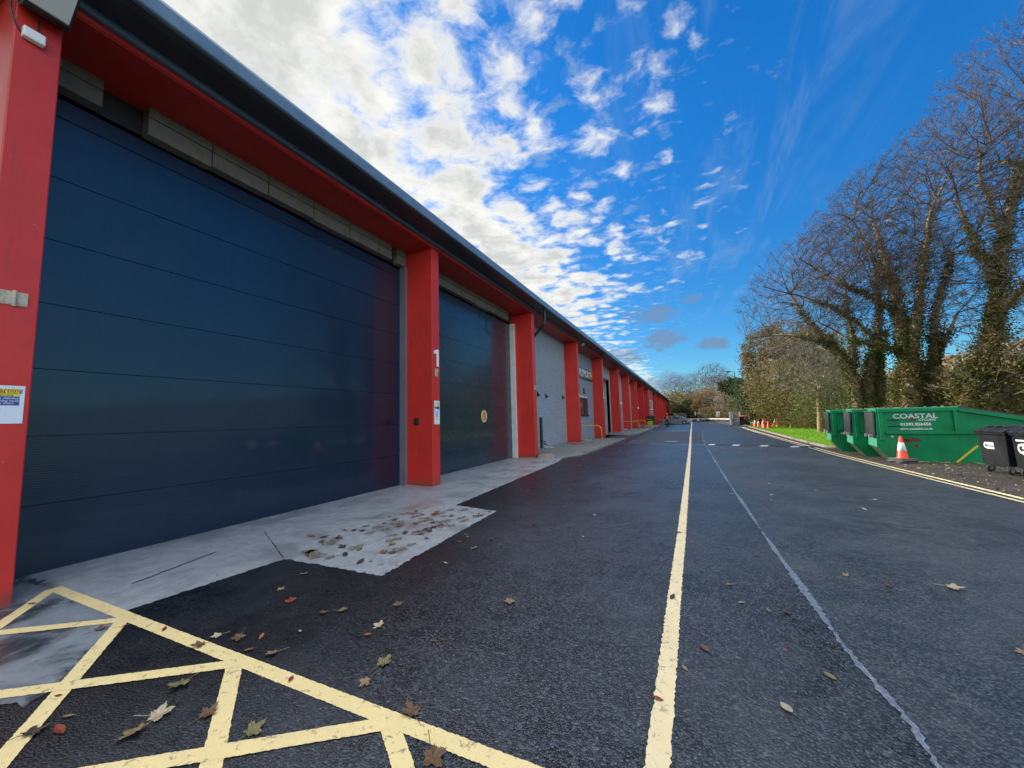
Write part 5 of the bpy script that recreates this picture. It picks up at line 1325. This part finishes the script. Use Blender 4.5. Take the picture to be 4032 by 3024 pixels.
B('evergreen_shrub', 'dark evergreen filling the gap between the lamp post and the brown leaved tree', 'shrub', [LB(2925, 1560, 80, 2.8, 2.4), LB(2945, 1590, 78, 3, 2.4), LB(2912, 1530, 82, 1.8, 1.6)], 8000, 'dgreen', .22)
B('tree_belt', 'distant belt of brown woodland on the slope behind the far trees', 'trees', [LB(2640, 1598, 190, 10, 5), LB(2700, 1598, 190, 11, 4.6), LB(2760, 1600, 185, 10, 4.4), LB(2830, 1602, 180, 11, 4.2), LB(2900, 1600, 170, 11, 5)], 9000, 'olive', .8, twigs=900, twigm='twiggrey')
# ------------------------------------------------------------------ hills and houses
def ridge(name, az0, az1, r, hs, m, depth=260):
    mb = MB(); n = len(hs)*6; rows = 7
    for i in range(n+1):
        t = i/n*(len(hs)-1); k = min(int(t), len(hs)-2); f = t-k; f = f*f*(3-2*f)
        h = hs[k]*(1-f)+hs[k+1]*f+math.sin(i*1.7)*.6; a = math.radians(az0+(az1-az0)*i/n)
        for j in range(rows):
            q = j/(rows-1); rr = r-depth*.5+depth*q; z = -3+h*math.sin(min(1, q*1.15)*PI/2)**1.2
            mb.v.append((rr*math.sin(a), rr*math.cos(a), z))
    for i in range(n):
        for j in range(rows-1): a = i*rows+j; mb.face(a, a+rows, a+rows+1, a+1)
    o = mb.build(name, m, smooth=True); o['kind'] = 'structure'; return o
M['hill'] = worn('wooded hillside', (.085, .095, .05), .3, .95, .03, .0, dirt=(.12, .09, .06), dirtf=.7)
ridge('hill', -12, 14, 620, [26, 27, 28, 27, 24, 20, 17], M['hill'])
ridge('hill', 10, 100, 470, [14, 29, 38, 46, 50, 48, 42, 38, 34, 30, 24, 16, 6, 0], M['hill'])
ridge('hill', -170, -14, 640, [0, 6, 12, 16, 18, 20, 22, 20, 16, 18, 22, 24, 22], M['hill'])
M['hroof'] = worn('clay tiled roof', (.28, .12, .08), .15, .7, 1, .0); M['sroof'] = worn('slate roof', (.16, .17, .20), .15, .6, 1, .0)
hw = [worn('rendered house wall', (.68, .66, .62), .05, .7, 1, 0), worn('cream house wall', (.62, .56, .44), .05, .7, 1, 0), worn('brick house wall', (.32, .17, .11), .1, .8, 1, 0)]
def house(az, el, r, k, label, wd=11):
    a = math.radians(az); x, y = r*math.sin(a), r*math.cos(a); z = 1.6+r*math.tan(math.radians(el))
    e = empty('house', (x, y, z), -a+random.uniform(-.4, .4)); tag(e, label, 'house', 'houses on the far hillside')
    b = MB(); b.box(-wd/2, wd/2, -4, 4, -12, 5.4); b.build('wall', hw[k % 3], e)
    b = MB(); b.prism([(-wd/2-.4, -4.6, 5.2), (-wd/2-.4, 4.6, 5.2), (-wd/2-.4, 0, 8.4)], (wd+.8, 0, 0)); rf = b.build('roof', M['hroof'] if k % 2 else M['sroof'], e)
    b = MB(); b.box(wd*.25, wd*.25+.9, -.6, .6, 6.5, 9.4); b.build('chimney', hw[2], rf)
    for s in (-.32, 0, .32):
        for zz in (1.0, 3.6):
            b = MB(); b.box(wd*s-.6, wd*s+.6, -4.05, -3.99, zz, zz+1.2); b.build('window', M['glass'], e)
hl = [(-5.2, 2.0, 520, 0), (-3.2, 1.75, 520, 1), (.2, 1.95, 520, 3), (1.0, 2.0, 525, 0), (2.2, 1.9, 530, 1), (5.9, 2.2, 470, 0),
      (18.5, 3.0, 400, 0), (19.6, 2.7, 395, 1), (21.8, 3.3, 400, 2), (23.0, 3.9, 410, 0), (23.8, 3.2, 400, 3), (24.6, 4.0, 410, 1), (25.3, 3.3, 395, 0), (26.0, 4.2, 410, 4), (26.7, 3.5, 400, 3), (27.4, 4.4, 415, 0), (28.0, 3.7, 400, 1), (28.8, 4.6, 415, 3), (29.5, 3.9, 400, 0), (30.3, 4.6, 410, 2), (22.4, 2.0, 300, 0), (23.3, 2.3, 300, 1), (24.3, 1.9, 300, 3), (27.0, 2.6, 330, 0), (29.0, 2.9, 330, 3)]
wallname = ['white', 'cream', 'brick']; roofn = ['grey slate', 'red tiled']
for i, (az, el, r, k) in enumerate(hl):
    side = 'hillside beyond the yard' if az < 10 else ('far right hillside' if r > 350 else 'lower slope on the right')
    nth = ['first', 'second', 'third', 'fourth', 'fifth', 'sixth', 'seventh', 'eighth', 'ninth', 'tenth', 'eleventh', 'twelfth', 'thirteenth', 'fourteenth', 'fifteenth', 'sixteenth', 'seventeenth', 'eighteenth', 'nineteenth', 'twentieth'][sum(1 for q in hl if q[0] < az and (q[0] < 10) == (az < 10) and (q[2] > 350) == (r > 350))]
    house(az, el, r, k, '%s house with %s roof, %s from left on the %s' % (wallname[k % 3], roofn[k % 2], nth, side), 10+3*(i % 3))

# ------------------------------------------------------------------ fallen leaves
random.seed(21)
def leaf_mesh(kind, seed, col):
    rnd = random.Random(seed); mb = MB()
    if kind == 'maple':
        P = []; tips = [(-2.45, .66), (-1.25, .98), (-.02, 1.1), (1.25, .98), (2.45, .64)]
        seq = []
        for k, (a, r) in enumerate(tips):
            seq += [(a-.36, r*.66), (a-.24, r*.80), (a-.12, r*.80), (a, r*(1+rnd.uniform(-.08, .08))), (a+.13, r*.78), (a+.24, r*.82), (a+.38, r*.64)]
            if k < 4: seq.append(((a+tips[k+1][0])/2, rnd.uniform(.42, .52)))
        c0 = rnd.uniform(.1, .5); tw = rnd.uniform(-.4, .4)
        for a, r in seq:
            x, y = math.sin(a)*r, math.cos(a)*r
            P.append((x*.5*(1-c0*.35*abs(x)), y*.5, .5*(c0*.35*x*x+.12*y*y+tw*.15*x*y)+.02+rnd.uniform(0, .05)))
        n = mb.pts([(0, .02, .015)]+P)
        for i in range(len(P)-1): mb.face(n, n+1+i, n+2+i)
        mb.face(n, n+len(P), n+1)
        s = rnd.uniform(-.25, .25)
        mb.tube([(0, 0, .02), (s*.4, -.35, .03+rnd.uniform(0, .08)), (s, -.75, .02+rnd.uniform(0, .06))], [.016, .011, .013], 4)
    else:
        k = 9; up = rnd.uniform(.05, .25)
        for i in range(k):
            t = i/(k-1); w = .21*math.sin(PI*min(1, t*1.02+.0))**.8 if 0 < i < k-1 else .004; y = -.5+t; z = .015+up*(t-.5)**2
            mb.pts([(-w, y, z+w*.35*up*4), (0, y, z), (w, y, z+w*.35*up*4)])
        for i in range(k-1):
            for j in range(2): a = i*3+j; mb.face(a, a+1, a+4, a+3)
        mb.tube([(0, -.5, .03), (.03, -.68, .03)], .012, 4)
    return mb.mesh('fallen_leaf', col)
LC = {'brown': ((.10, .05, .022), (.16, .09, .045)), 'tan': ((.26, .18, .09), (.20, .13, .07)), 'olive': ((.13, .12, .045), (.20, .17, .07)), 'pale': ((.45, .38, .24), (.36, .30, .20)), 'red': ((.16, .022, .012), (.24, .05, .02)), 'orange': ((.34, .12, .03), (.26, .09, .03)), 'dark': ((.03, .022, .015), (.05, .035, .02))}
LM = {}
for k, (a, b_) in LC.items():
    def fn(t, b, g, a=a, b_=b_):
        n = t.noise(g, 60, 5, .7); t.link(t.mix(t.ramp(n, .35, .65), a, b_), b.inputs['Base Color']); b.inputs['Roughness'].default_value = .5
        bump(t, b, n, .4, .003)
    LM[k] = mat(k+' fallen leaf', a, build=fn)
meshes = {}
def put_leaf(x, y, z, size, kind, col, label, group, rot=None, var=None):
    key = (kind, col, var if var is not None else random.randrange(3))
    if key not in meshes: meshes[key] = leaf_mesh(kind, hash((kind, key[2])) % 9999 if False else {'maple': 10, 'oval': 50}[kind]+key[2], LM[col])
    o = bpy.data.objects.new('fallen_leaf', meshes[key]); COL.objects.link(o)
    o.location = (x, y, z); o.rotation_euler = (random.gauss(0, .12), random.gauss(0, .12), random.uniform(0, 2*PI) if rot is None else rot)
    o.scale = (size, size, size); tag(o, label, 'leaf', group)
# notable leaves: pixel in the 2212-wide view, metres, kind, colour, description
NL = [
 (68, 1307, .09, 'oval', 'brown', 'brown leaf on the short yellow bar at the far left of the hatched box'),
 (215, 1362, .12, 'maple', 'brown', 'brown leaf just below the tip of the leftmost hatched triangle'),
 (272, 1355, .06, 'oval', 'red', 'small dark red leaf lying on the crossing of yellow bars at the left'),
 (355, 1362, .07, 'oval', 'red', 'dark red leaf on the long yellow border bar, left end'),
 (432, 1397, .12, 'maple', 'brown', 'brown curled leaf lying across the upper edge of the yellow border bar'),
 (470, 1377, .10, 'maple', 'pale', 'pale curled leaf just above the yellow border bar'),
 (515, 1380, .13, 'maple', 'brown', 'large brown leaf on dark asphalt above the yellow border bar'),
 (565, 1378, .07, 'oval', 'orange', 'oval orange leaf above the yellow border bar'),
 (537, 1408, .07, 'oval', 'orange', 'oval tan orange leaf touching the upper side of the yellow border bar'),
 (590, 1415, .12, 'maple', 'tan', 'tan leaf with long stem above the middle of the yellow border bar'),
 (648, 1367, .05, 'oval', 'pale', 'small pale oval leaf on the asphalt in front of the apron corner'),
 (628, 1440+32, .06, 'oval', 'red', 'small dark red leaf lying on the yellow border bar near its middle'),
 (390, 1483, .17, 'maple', 'olive', 'big grey green leaf beside the short yellow bar in the hatched box'),
 (340, 1550, .15, 'maple', 'pale', 'pale crumpled leaf with long stem in the lower hatched area'),
 (295, 1585, .17, 'maple', 'tan', 'large tan leaf beside the pale crumpled one in the lower hatched area'),
 (447, 1548, .13, 'maple', 'brown', 'brown leaf with very long stem touching the lower yellow diagonal'),
 (545, 1585, .13, 'maple', 'olive', 'rounded brown green leaf inside the lower middle hatched triangle'),
 (128, 1562+20, .10, 'oval', 'red', 'long red brown leaf on the yellow bar at the bottom left corner'),
 (65, 1590, .13, 'maple', 'dark', 'dark curled leaf next to the bottom left yellow bar'),
 (147, 1552, .06, 'oval', 'tan', 'small tan leaf on the lower left yellow bar'),
 (125, 1507, .05, 'oval', 'red', 'small crimson leaf at the left crossing of the hatching'),
 (890, 1545, .15, 'maple', 'brown', 'large brown leaf lying on the right part of the yellow border bar'),
 (935, 1640, .16, 'maple', 'brown', 'large brown leaf with upright stem at the bottom, below the border bar'),
 (828, 1437, .14, 'maple', 'olive', 'olive leaf with a red lobe and long stem on the asphalt above the border bar'),
 (790, 1477, .10, 'maple', 'tan', 'small tan green leaf on the asphalt just above the border bar'),
 (820, 1355, .12, 'maple', 'pale', 'pale shiny curled leaf left of the road centre'),
 (795, 1375, .07, 'oval', 'orange', 'orange leaf right below the pale shiny one'),
 (738, 1322, .10, 'maple', 'olive', 'olive leaf with long stem on the near asphalt'),
 (700, 1327, .09, 'maple', 'brown', 'brown leaf beside the olive one on the near asphalt'),
 (628, 1302, .12, 'maple', 'red', 'dark red leaf in front of the corner of the concrete apron'),
 (608, 1276, .09, 'maple', 'tan', 'tan leaf close to the inner corner of the concrete apron'),
 (655, 1243, .11, 'maple', 'olive', 'yellow green leaf at the notch of the concrete apron'),
 (860, 1310, .11, 'maple', 'brown', 'brown leaf with stem pointing right on the near asphalt'),
 (1100, 1302, .13, 'maple', 'tan', 'tan maple leaf with stem, alone left of the centre line'),
 (935, 1388, .05, 'oval', 'orange', 'single small orange leaf on bare black asphalt'),
 (1453, 1293, .09, 'oval', 'dark', 'dark curled leaf lying across the cream centre line, middle one of three'),
 (1466, 1152, .10, 'oval', 'dark', 'dark leaf lying across the cream centre line, farthest of three'),
 (1422, 1515, .06, 'oval', 'red', 'dark red leaf on the cream centre line, nearest of three'),
 (1523, 1405, .10, 'oval', 'brown', 'brown leaf just right of the cream centre line'),
 (1700, 1535, .10, 'oval', 'pale', 'pale curled leaf on the near asphalt between centre line and seam'),
 (1660, 1322, .06, 'oval', 'tan', 'small tan leaf close to the left of the wavy seam'),
 (1480, 1448, .05, 'oval', 'tan', 'tiny tan leaf right of the centre line near the bottom'),
 (2058, 1272, .15, 'maple', 'pale', 'yellow maple leaf with long stem alone on the right lane'),
 (1920, 1268, .08, 'oval', 'red', 'reddish leaf with stem left of the yellow maple leaf on the right lane'),
 (1024, 1187, .13, 'maple', 'olive', 'grey green leaf with stem just right of the concrete apron'),
 (1060, 1130+36, .10, 'maple', 'brown', 'brown leaf beside the right edge of the concrete apron'),
 (1140, 980+82, .14, 'maple', 'brown', 'brown leaf clump on the asphalt in front of the second door'),
]
K_ = 4032/2212
for u, v, s, k, c, lab in NL:
    p = on_ground(u*K_, v*K_); put_leaf(p.x, p.y, .013, s, k, c, lab, None)
cols = ['brown', 'tan', 'olive', 'pale', 'red', 'orange', 'brown', 'tan', 'dark']
def scatter(n, fn, label, group, sz=(.05, .10), z=.012, cs=cols):
    for _ in range(n):
        x, y = fn(); put_leaf(x, y, z, random.uniform(*sz), 'maple' if random.random() < .6 else 'oval', random.choice(cs), label, group)
rnd = random.random
def apron():
    while True:
        x = random.gauss(-3.9, .55); y = random.uniform(3.35, 6.1)
        if -5.2 < x < -3.15: return x, y
scatter(40, apron, 'dark wet fallen leaf stuck on the projecting part of the pale concrete apron', 'wet leaves on the concrete apron', (.09, .16), .0135, ['dark', 'brown', 'red', 'dark', 'brown', 'dark', 'olive'])
scatter(14, lambda: (random.uniform(-5.9, -4.6), random.uniform(9, 15)), 'brown fallen leaf on the strip of concrete in front of the second door', 'leaves before the second door', (.06, .12), .0135, ['brown', 'tan', 'dark'])
scatter(60, lambda: (-3.6+abs(random.gauss(0, 1.3)), 3.5+rnd()**1.6*18), 'small fallen leaf scattered on the new asphalt between the apron and the centre line', 'leaves on the left lane', (.04, .09), .011)
scatter(14, lambda: (random.uniform(.0, .7), 3+rnd()**1.5*14), 'small fallen leaf on the asphalt between the centre line and the wavy seam', 'leaves beside the seam', (.04, .09), .011)
scatter(36, lambda: (random.uniform(1.1, 4.6), 3.2+rnd()**1.4*17), 'small fallen leaf scattered on the older asphalt of the right lane', 'leaves on the right lane', (.05, .10), .006, ['tan', 'pale', 'brown', 'orange', 'pale', 'olive'])
scatter(46, lambda: (random.uniform(5.15, 6.6), random.uniform(9.5, 16)), 'fallen leaf on the damp ground between the double yellow lines and the skips', 'leaves near the skips', (.06, .13), .010, ['tan', 'pale', 'brown', 'orange', 'dark'])
scatter(30, lambda: (lambda t: (5.75+t*1.7*.985, 15.84-t*1.7*.17+random.gauss(0, .07)))(rnd()), 'orange brown leaf in the drift along the foot of the lettered skip', 'leaf drift along the lettered skip', (.08, .14), .022, ['orange', 'tan', 'pale', 'brown'])
scatter(24, lambda: (-4.1+random.gauss(0, .12), random.uniform(16, 28)), 'small leaf in the gutter along the raised slab below the brick wall', 'leaves along the slab edge', (.05, .10), .012, ['brown', 'tan', 'dark', 'orange'])
# small debris on the roof edge and in the dirt strip: one uncountable litter
V, Fc = [], []
for _ in range(2600):
    if rnd() < .7: x = random.uniform(5.05, 7.5); y = random.uniform(8, 21)
    else: x = random.gauss(-4.12, .08); y = random.uniform(15.5, 29)
    leaf_card(V, Fc, Vector((x, y, .012)), random.uniform(.012, .035), .08)
tag(raw('leaf_litter', V, Fc, LM['tan']), 'fine crumbled leaf litter strewn on the damp ground near the skips', 'litter', kind='stuff')

# ------------------------------------------------------------------ sun, sky, clouds
AZ = math.radians(-80); EL = math.radians(32)
S = Vector((math.sin(AZ)*math.cos(EL), math.cos(AZ)*math.cos(EL), math.sin(EL)))
sl = bpy.data.lights.new('sun', 'SUN'); sl.energy = SUN_E; sl.angle = math.radians(.6); sl.color = (1, .92, .80)
so = bpy.data.objects.new('sun', sl); COL.objects.link(so); so.rotation_euler = S.to_track_quat('Z', 'Y').to_euler()
W = bpy.data.worlds.new('World'); SC.world = W; W.use_nodes = True
t = NT(W.node_tree); bg = t.n['Background']
sky = t.new('ShaderNodeTexSky', sky_type='NISHITA'); sky.sun_disc = False; sky.sun_elevation = EL; sky.sun_rotation = AZ
sky.altitude = 0; sky.air_density = 1.0; sky.dust_density = .3; sky.ozone_density = 2.5
tc = t.new('ShaderNodeTexCoord').outputs['Generated']
nrm = t.new('ShaderNodeVectorMath', operation='NORMALIZE'); t.link(tc, nrm.inputs[0]); Dv = nrm.outputs[0]
sp = t.new('ShaderNodeSeparateXYZ'); t.link(Dv, sp.inputs[0]); X, Y, Zc = sp.outputs
z = t.math('MAXIMUM', Zc, .03)
px = t.math('DIVIDE', X, z); py = t.math('DIVIDE', Y, z)
pv = t.new('ShaderNodeCombineXYZ'); t.link(px, pv.inputs[0]); t.link(py, pv.inputs[1]); pv = pv.outputs[0]
# nishita colour made a little deeper blue
hs = t.new('ShaderNodeHueSaturation'); hs.inputs['Saturation'].default_value = SKY_SAT; hs.inputs['Hue'].default_value = SKY_HUE; t.link(sky.outputs[0], hs.inputs['Color'])
base = t.new('ShaderNodeMix', data_type='RGBA', blend_type='MULTIPLY'); base.inputs['Factor'].default_value = 1
t.link(hs.outputs[0], base.inputs[6]); gr_ = t.ramp(Zc, .05, .62, .78, 1.22, False); tv = t.new('ShaderNodeVectorMath', operation='SCALE'); tv.inputs[0].default_value = (SKY_S*.52, SKY_S*.92, SKY_S*1.08); t.link(gr_, tv.inputs['Scale'])
t.link(tv.outputs[0], base.inputs[7]); skyc = base.outputs[2]
# cloud layer: puffs (cells broken by noise) on a plane overhead
wn = t.new('ShaderNodeTexNoise'); t.link(pv, wn.inputs['Vector']); wn.inputs['Scale'].default_value = 5.5; wn.inputs['Detail'].default_value = 4
wv = t.new('ShaderNodeVectorMath', operation='MULTIPLY_ADD'); t.link(wn.outputs['Color'], wv.inputs[0]); wv.inputs[1].default_value = (.14, .14, 0); t.link(pv, wv.inputs[2]); pw = wv.outputs[0]
def cells(sc, sm):
    v = t.new('ShaderNodeTexVoronoi', feature='SMOOTH_F1', voronoi_dimensions='2D'); t.link(pw, v.inputs['Vector']); v.inputs['Scale'].default_value = sc; v.inputs['Smoothness'].default_value = sm
    return v.outputs['Distance']
cl = cells(7.0, .8)
nA = t.noise(pw, 2.9, 4, .5); nB = t.noise(pw, 11, 6, .66); nC = t.noise(pv, 1.3, 2, .5)
dens = t.math('ADD', t.math('MULTIPLY', nA, .55), t.math('MULTIPLY', nB, .42))
dens = t.math('ADD', dens, t.math('MULTIPLY', t.math('SUBTRACT', .38, cl), .24))
dens = t.math('MULTIPLY_ADD', dens, 1.55, -.245)
cov = t.math('ADD', t.ramp(px, -.88, -.56, .30, .085, False), t.ramp(px, -.56, .16, 0, -.225, False))
cov = t.math('ADD', cov, t.math('MULTIPLY', t.math('SUBTRACT', nC, .5), .34))
cov = t.math('SUBTRACT', cov, t.ramp(px, .1, .5, 0, .12))
dd = t.new('ShaderNodeVectorMath', operation='DOT_PRODUCT'); t.link(Dv, dd.inputs[0]); dd.inputs[1].default_value = (.82, -.57, 0)
fill_mask = t.math('MULTIPLY', t.ramp(dd.outputs['Value'], .50, .80), t.ramp(Y, .12, -.15))
fill_mask = t.math('MAXIMUM', fill_mask, t.ramp(Zc, .80, .92))            # plus unseen overhead cloud added to brighten the ground
cov = t.math('ADD', cov, t.math('MULTIPLY', fill_mask, .42))           # out-of-view cloud bank behind and right, added as fill light
cov = t.math('SUBTRACT', cov, t.ramp(py, 2.4, 4.8, 0, .22))
d1 = t.math('ADD', dens, cov)
al = t.ramp(d1, .45, .77)
thick = t.ramp(d1, .62, .86)
nD = t.noise(pw, 6.0, 4, .6)
shade = t.math('MULTIPLY', thick, t.ramp(t.math('ADD', t.math('MULTIPLY', nD, .6), t.math('MULTIPLY', nA, .4)), .40, .60))
ccol = t.mix(fill_mask, t.mix(shade, CLOUD_HI, CLOUD_LO), FILL_CLOUD)
# fine cirrus veils on the right
cv = t.scale(pv, (5.0, .9, 1), (0, 0, 0), (0, 0, math.radians(-24)))
ci = t.ramp(t.noise(cv, 1.4, 5, .6, .6), .45, .80, 0, .42)
ci = t.math('MULTIPLY', ci, t.ramp(px, -.55, .1, .2, 1)); ci = t.math('MULTIPLY', ci, t.ramp(px, .75, .35))
ci = t.math('MULTIPLY', ci, t.ramp(py, 5.5, 3.0))
wsp = t.ramp(t.math('ADD', t.noise(pw, 9.5, 5, .6), t.ramp(px, -.3, .45, .03, -.04)), .56, .72, 0, .5)
wsp = t.math('MULTIPLY', wsp, t.ramp(px, .5, .2))
ci = t.math('MAXIMUM', ci, wsp)
c = t.mix(ci, skyc, CIRRUS)
c = t.mix(al, c, ccol)
# small shaded grey-violet clouds low over the yard
az_ = t.math('ARCTAN2', X, Y); el_ = t.math('ARCSINE', Zc)
ae = t.new('ShaderNodeCombineXYZ'); t.link(az_, ae.inputs[0]); t.link(el_, ae.inputs[1]); aev = t.scale(ae.outputs[0], (1, 2.0, 1))
ln = t.noise(aev, 26, 4, .6)
low = None
for a, e_, sa, se, g_ in LOWC:
    dx = t.math('DIVIDE', t.math('SUBTRACT', az_, math.radians(a)), math.radians(sa)); dy_ = t.math('DIVIDE', t.math('SUBTRACT', el_, math.radians(e_)), math.radians(se))
    q = t.math('SUBTRACT', 1.0, t.math('ADD', t.math('MULTIPLY', dx, dx), t.math('MULTIPLY', dy_, dy_)))
    q = t.math('ADD', t.math('MAXIMUM', q, -1), t.math('MULTIPLY', t.math('SUBTRACT', ln, .5), 2.6))
    q = t.ramp(q, .15, .95, 0, g_); low = q if low is None else t.math('MAXIMUM', low, q)
c = t.mix(low, c, LOWCOL)
t.link(c, bg.inputs[0]); bg.inputs[1].default_value = 1.0
SC.view_settings.view_transform = 'Standard'; SC.view_settings.look = 'None'; SC.view_settings.exposure = EXPO; SC.view_settings.gamma = 1
SC.render.engine = 'CYCLES'; SC.cycles.max_bounces = 4; SC.cycles.diffuse_bounces = 2; SC.cycles.glossy_bounces = 2; SC.cycles.transmission_bounces = 2; SC.cycles.use_denoising = True
SC.cycles.transparent_max_bounces = 4
W.cycles.sampling_method = 'MANUAL'; W.cycles.sample_map_resolution = 256
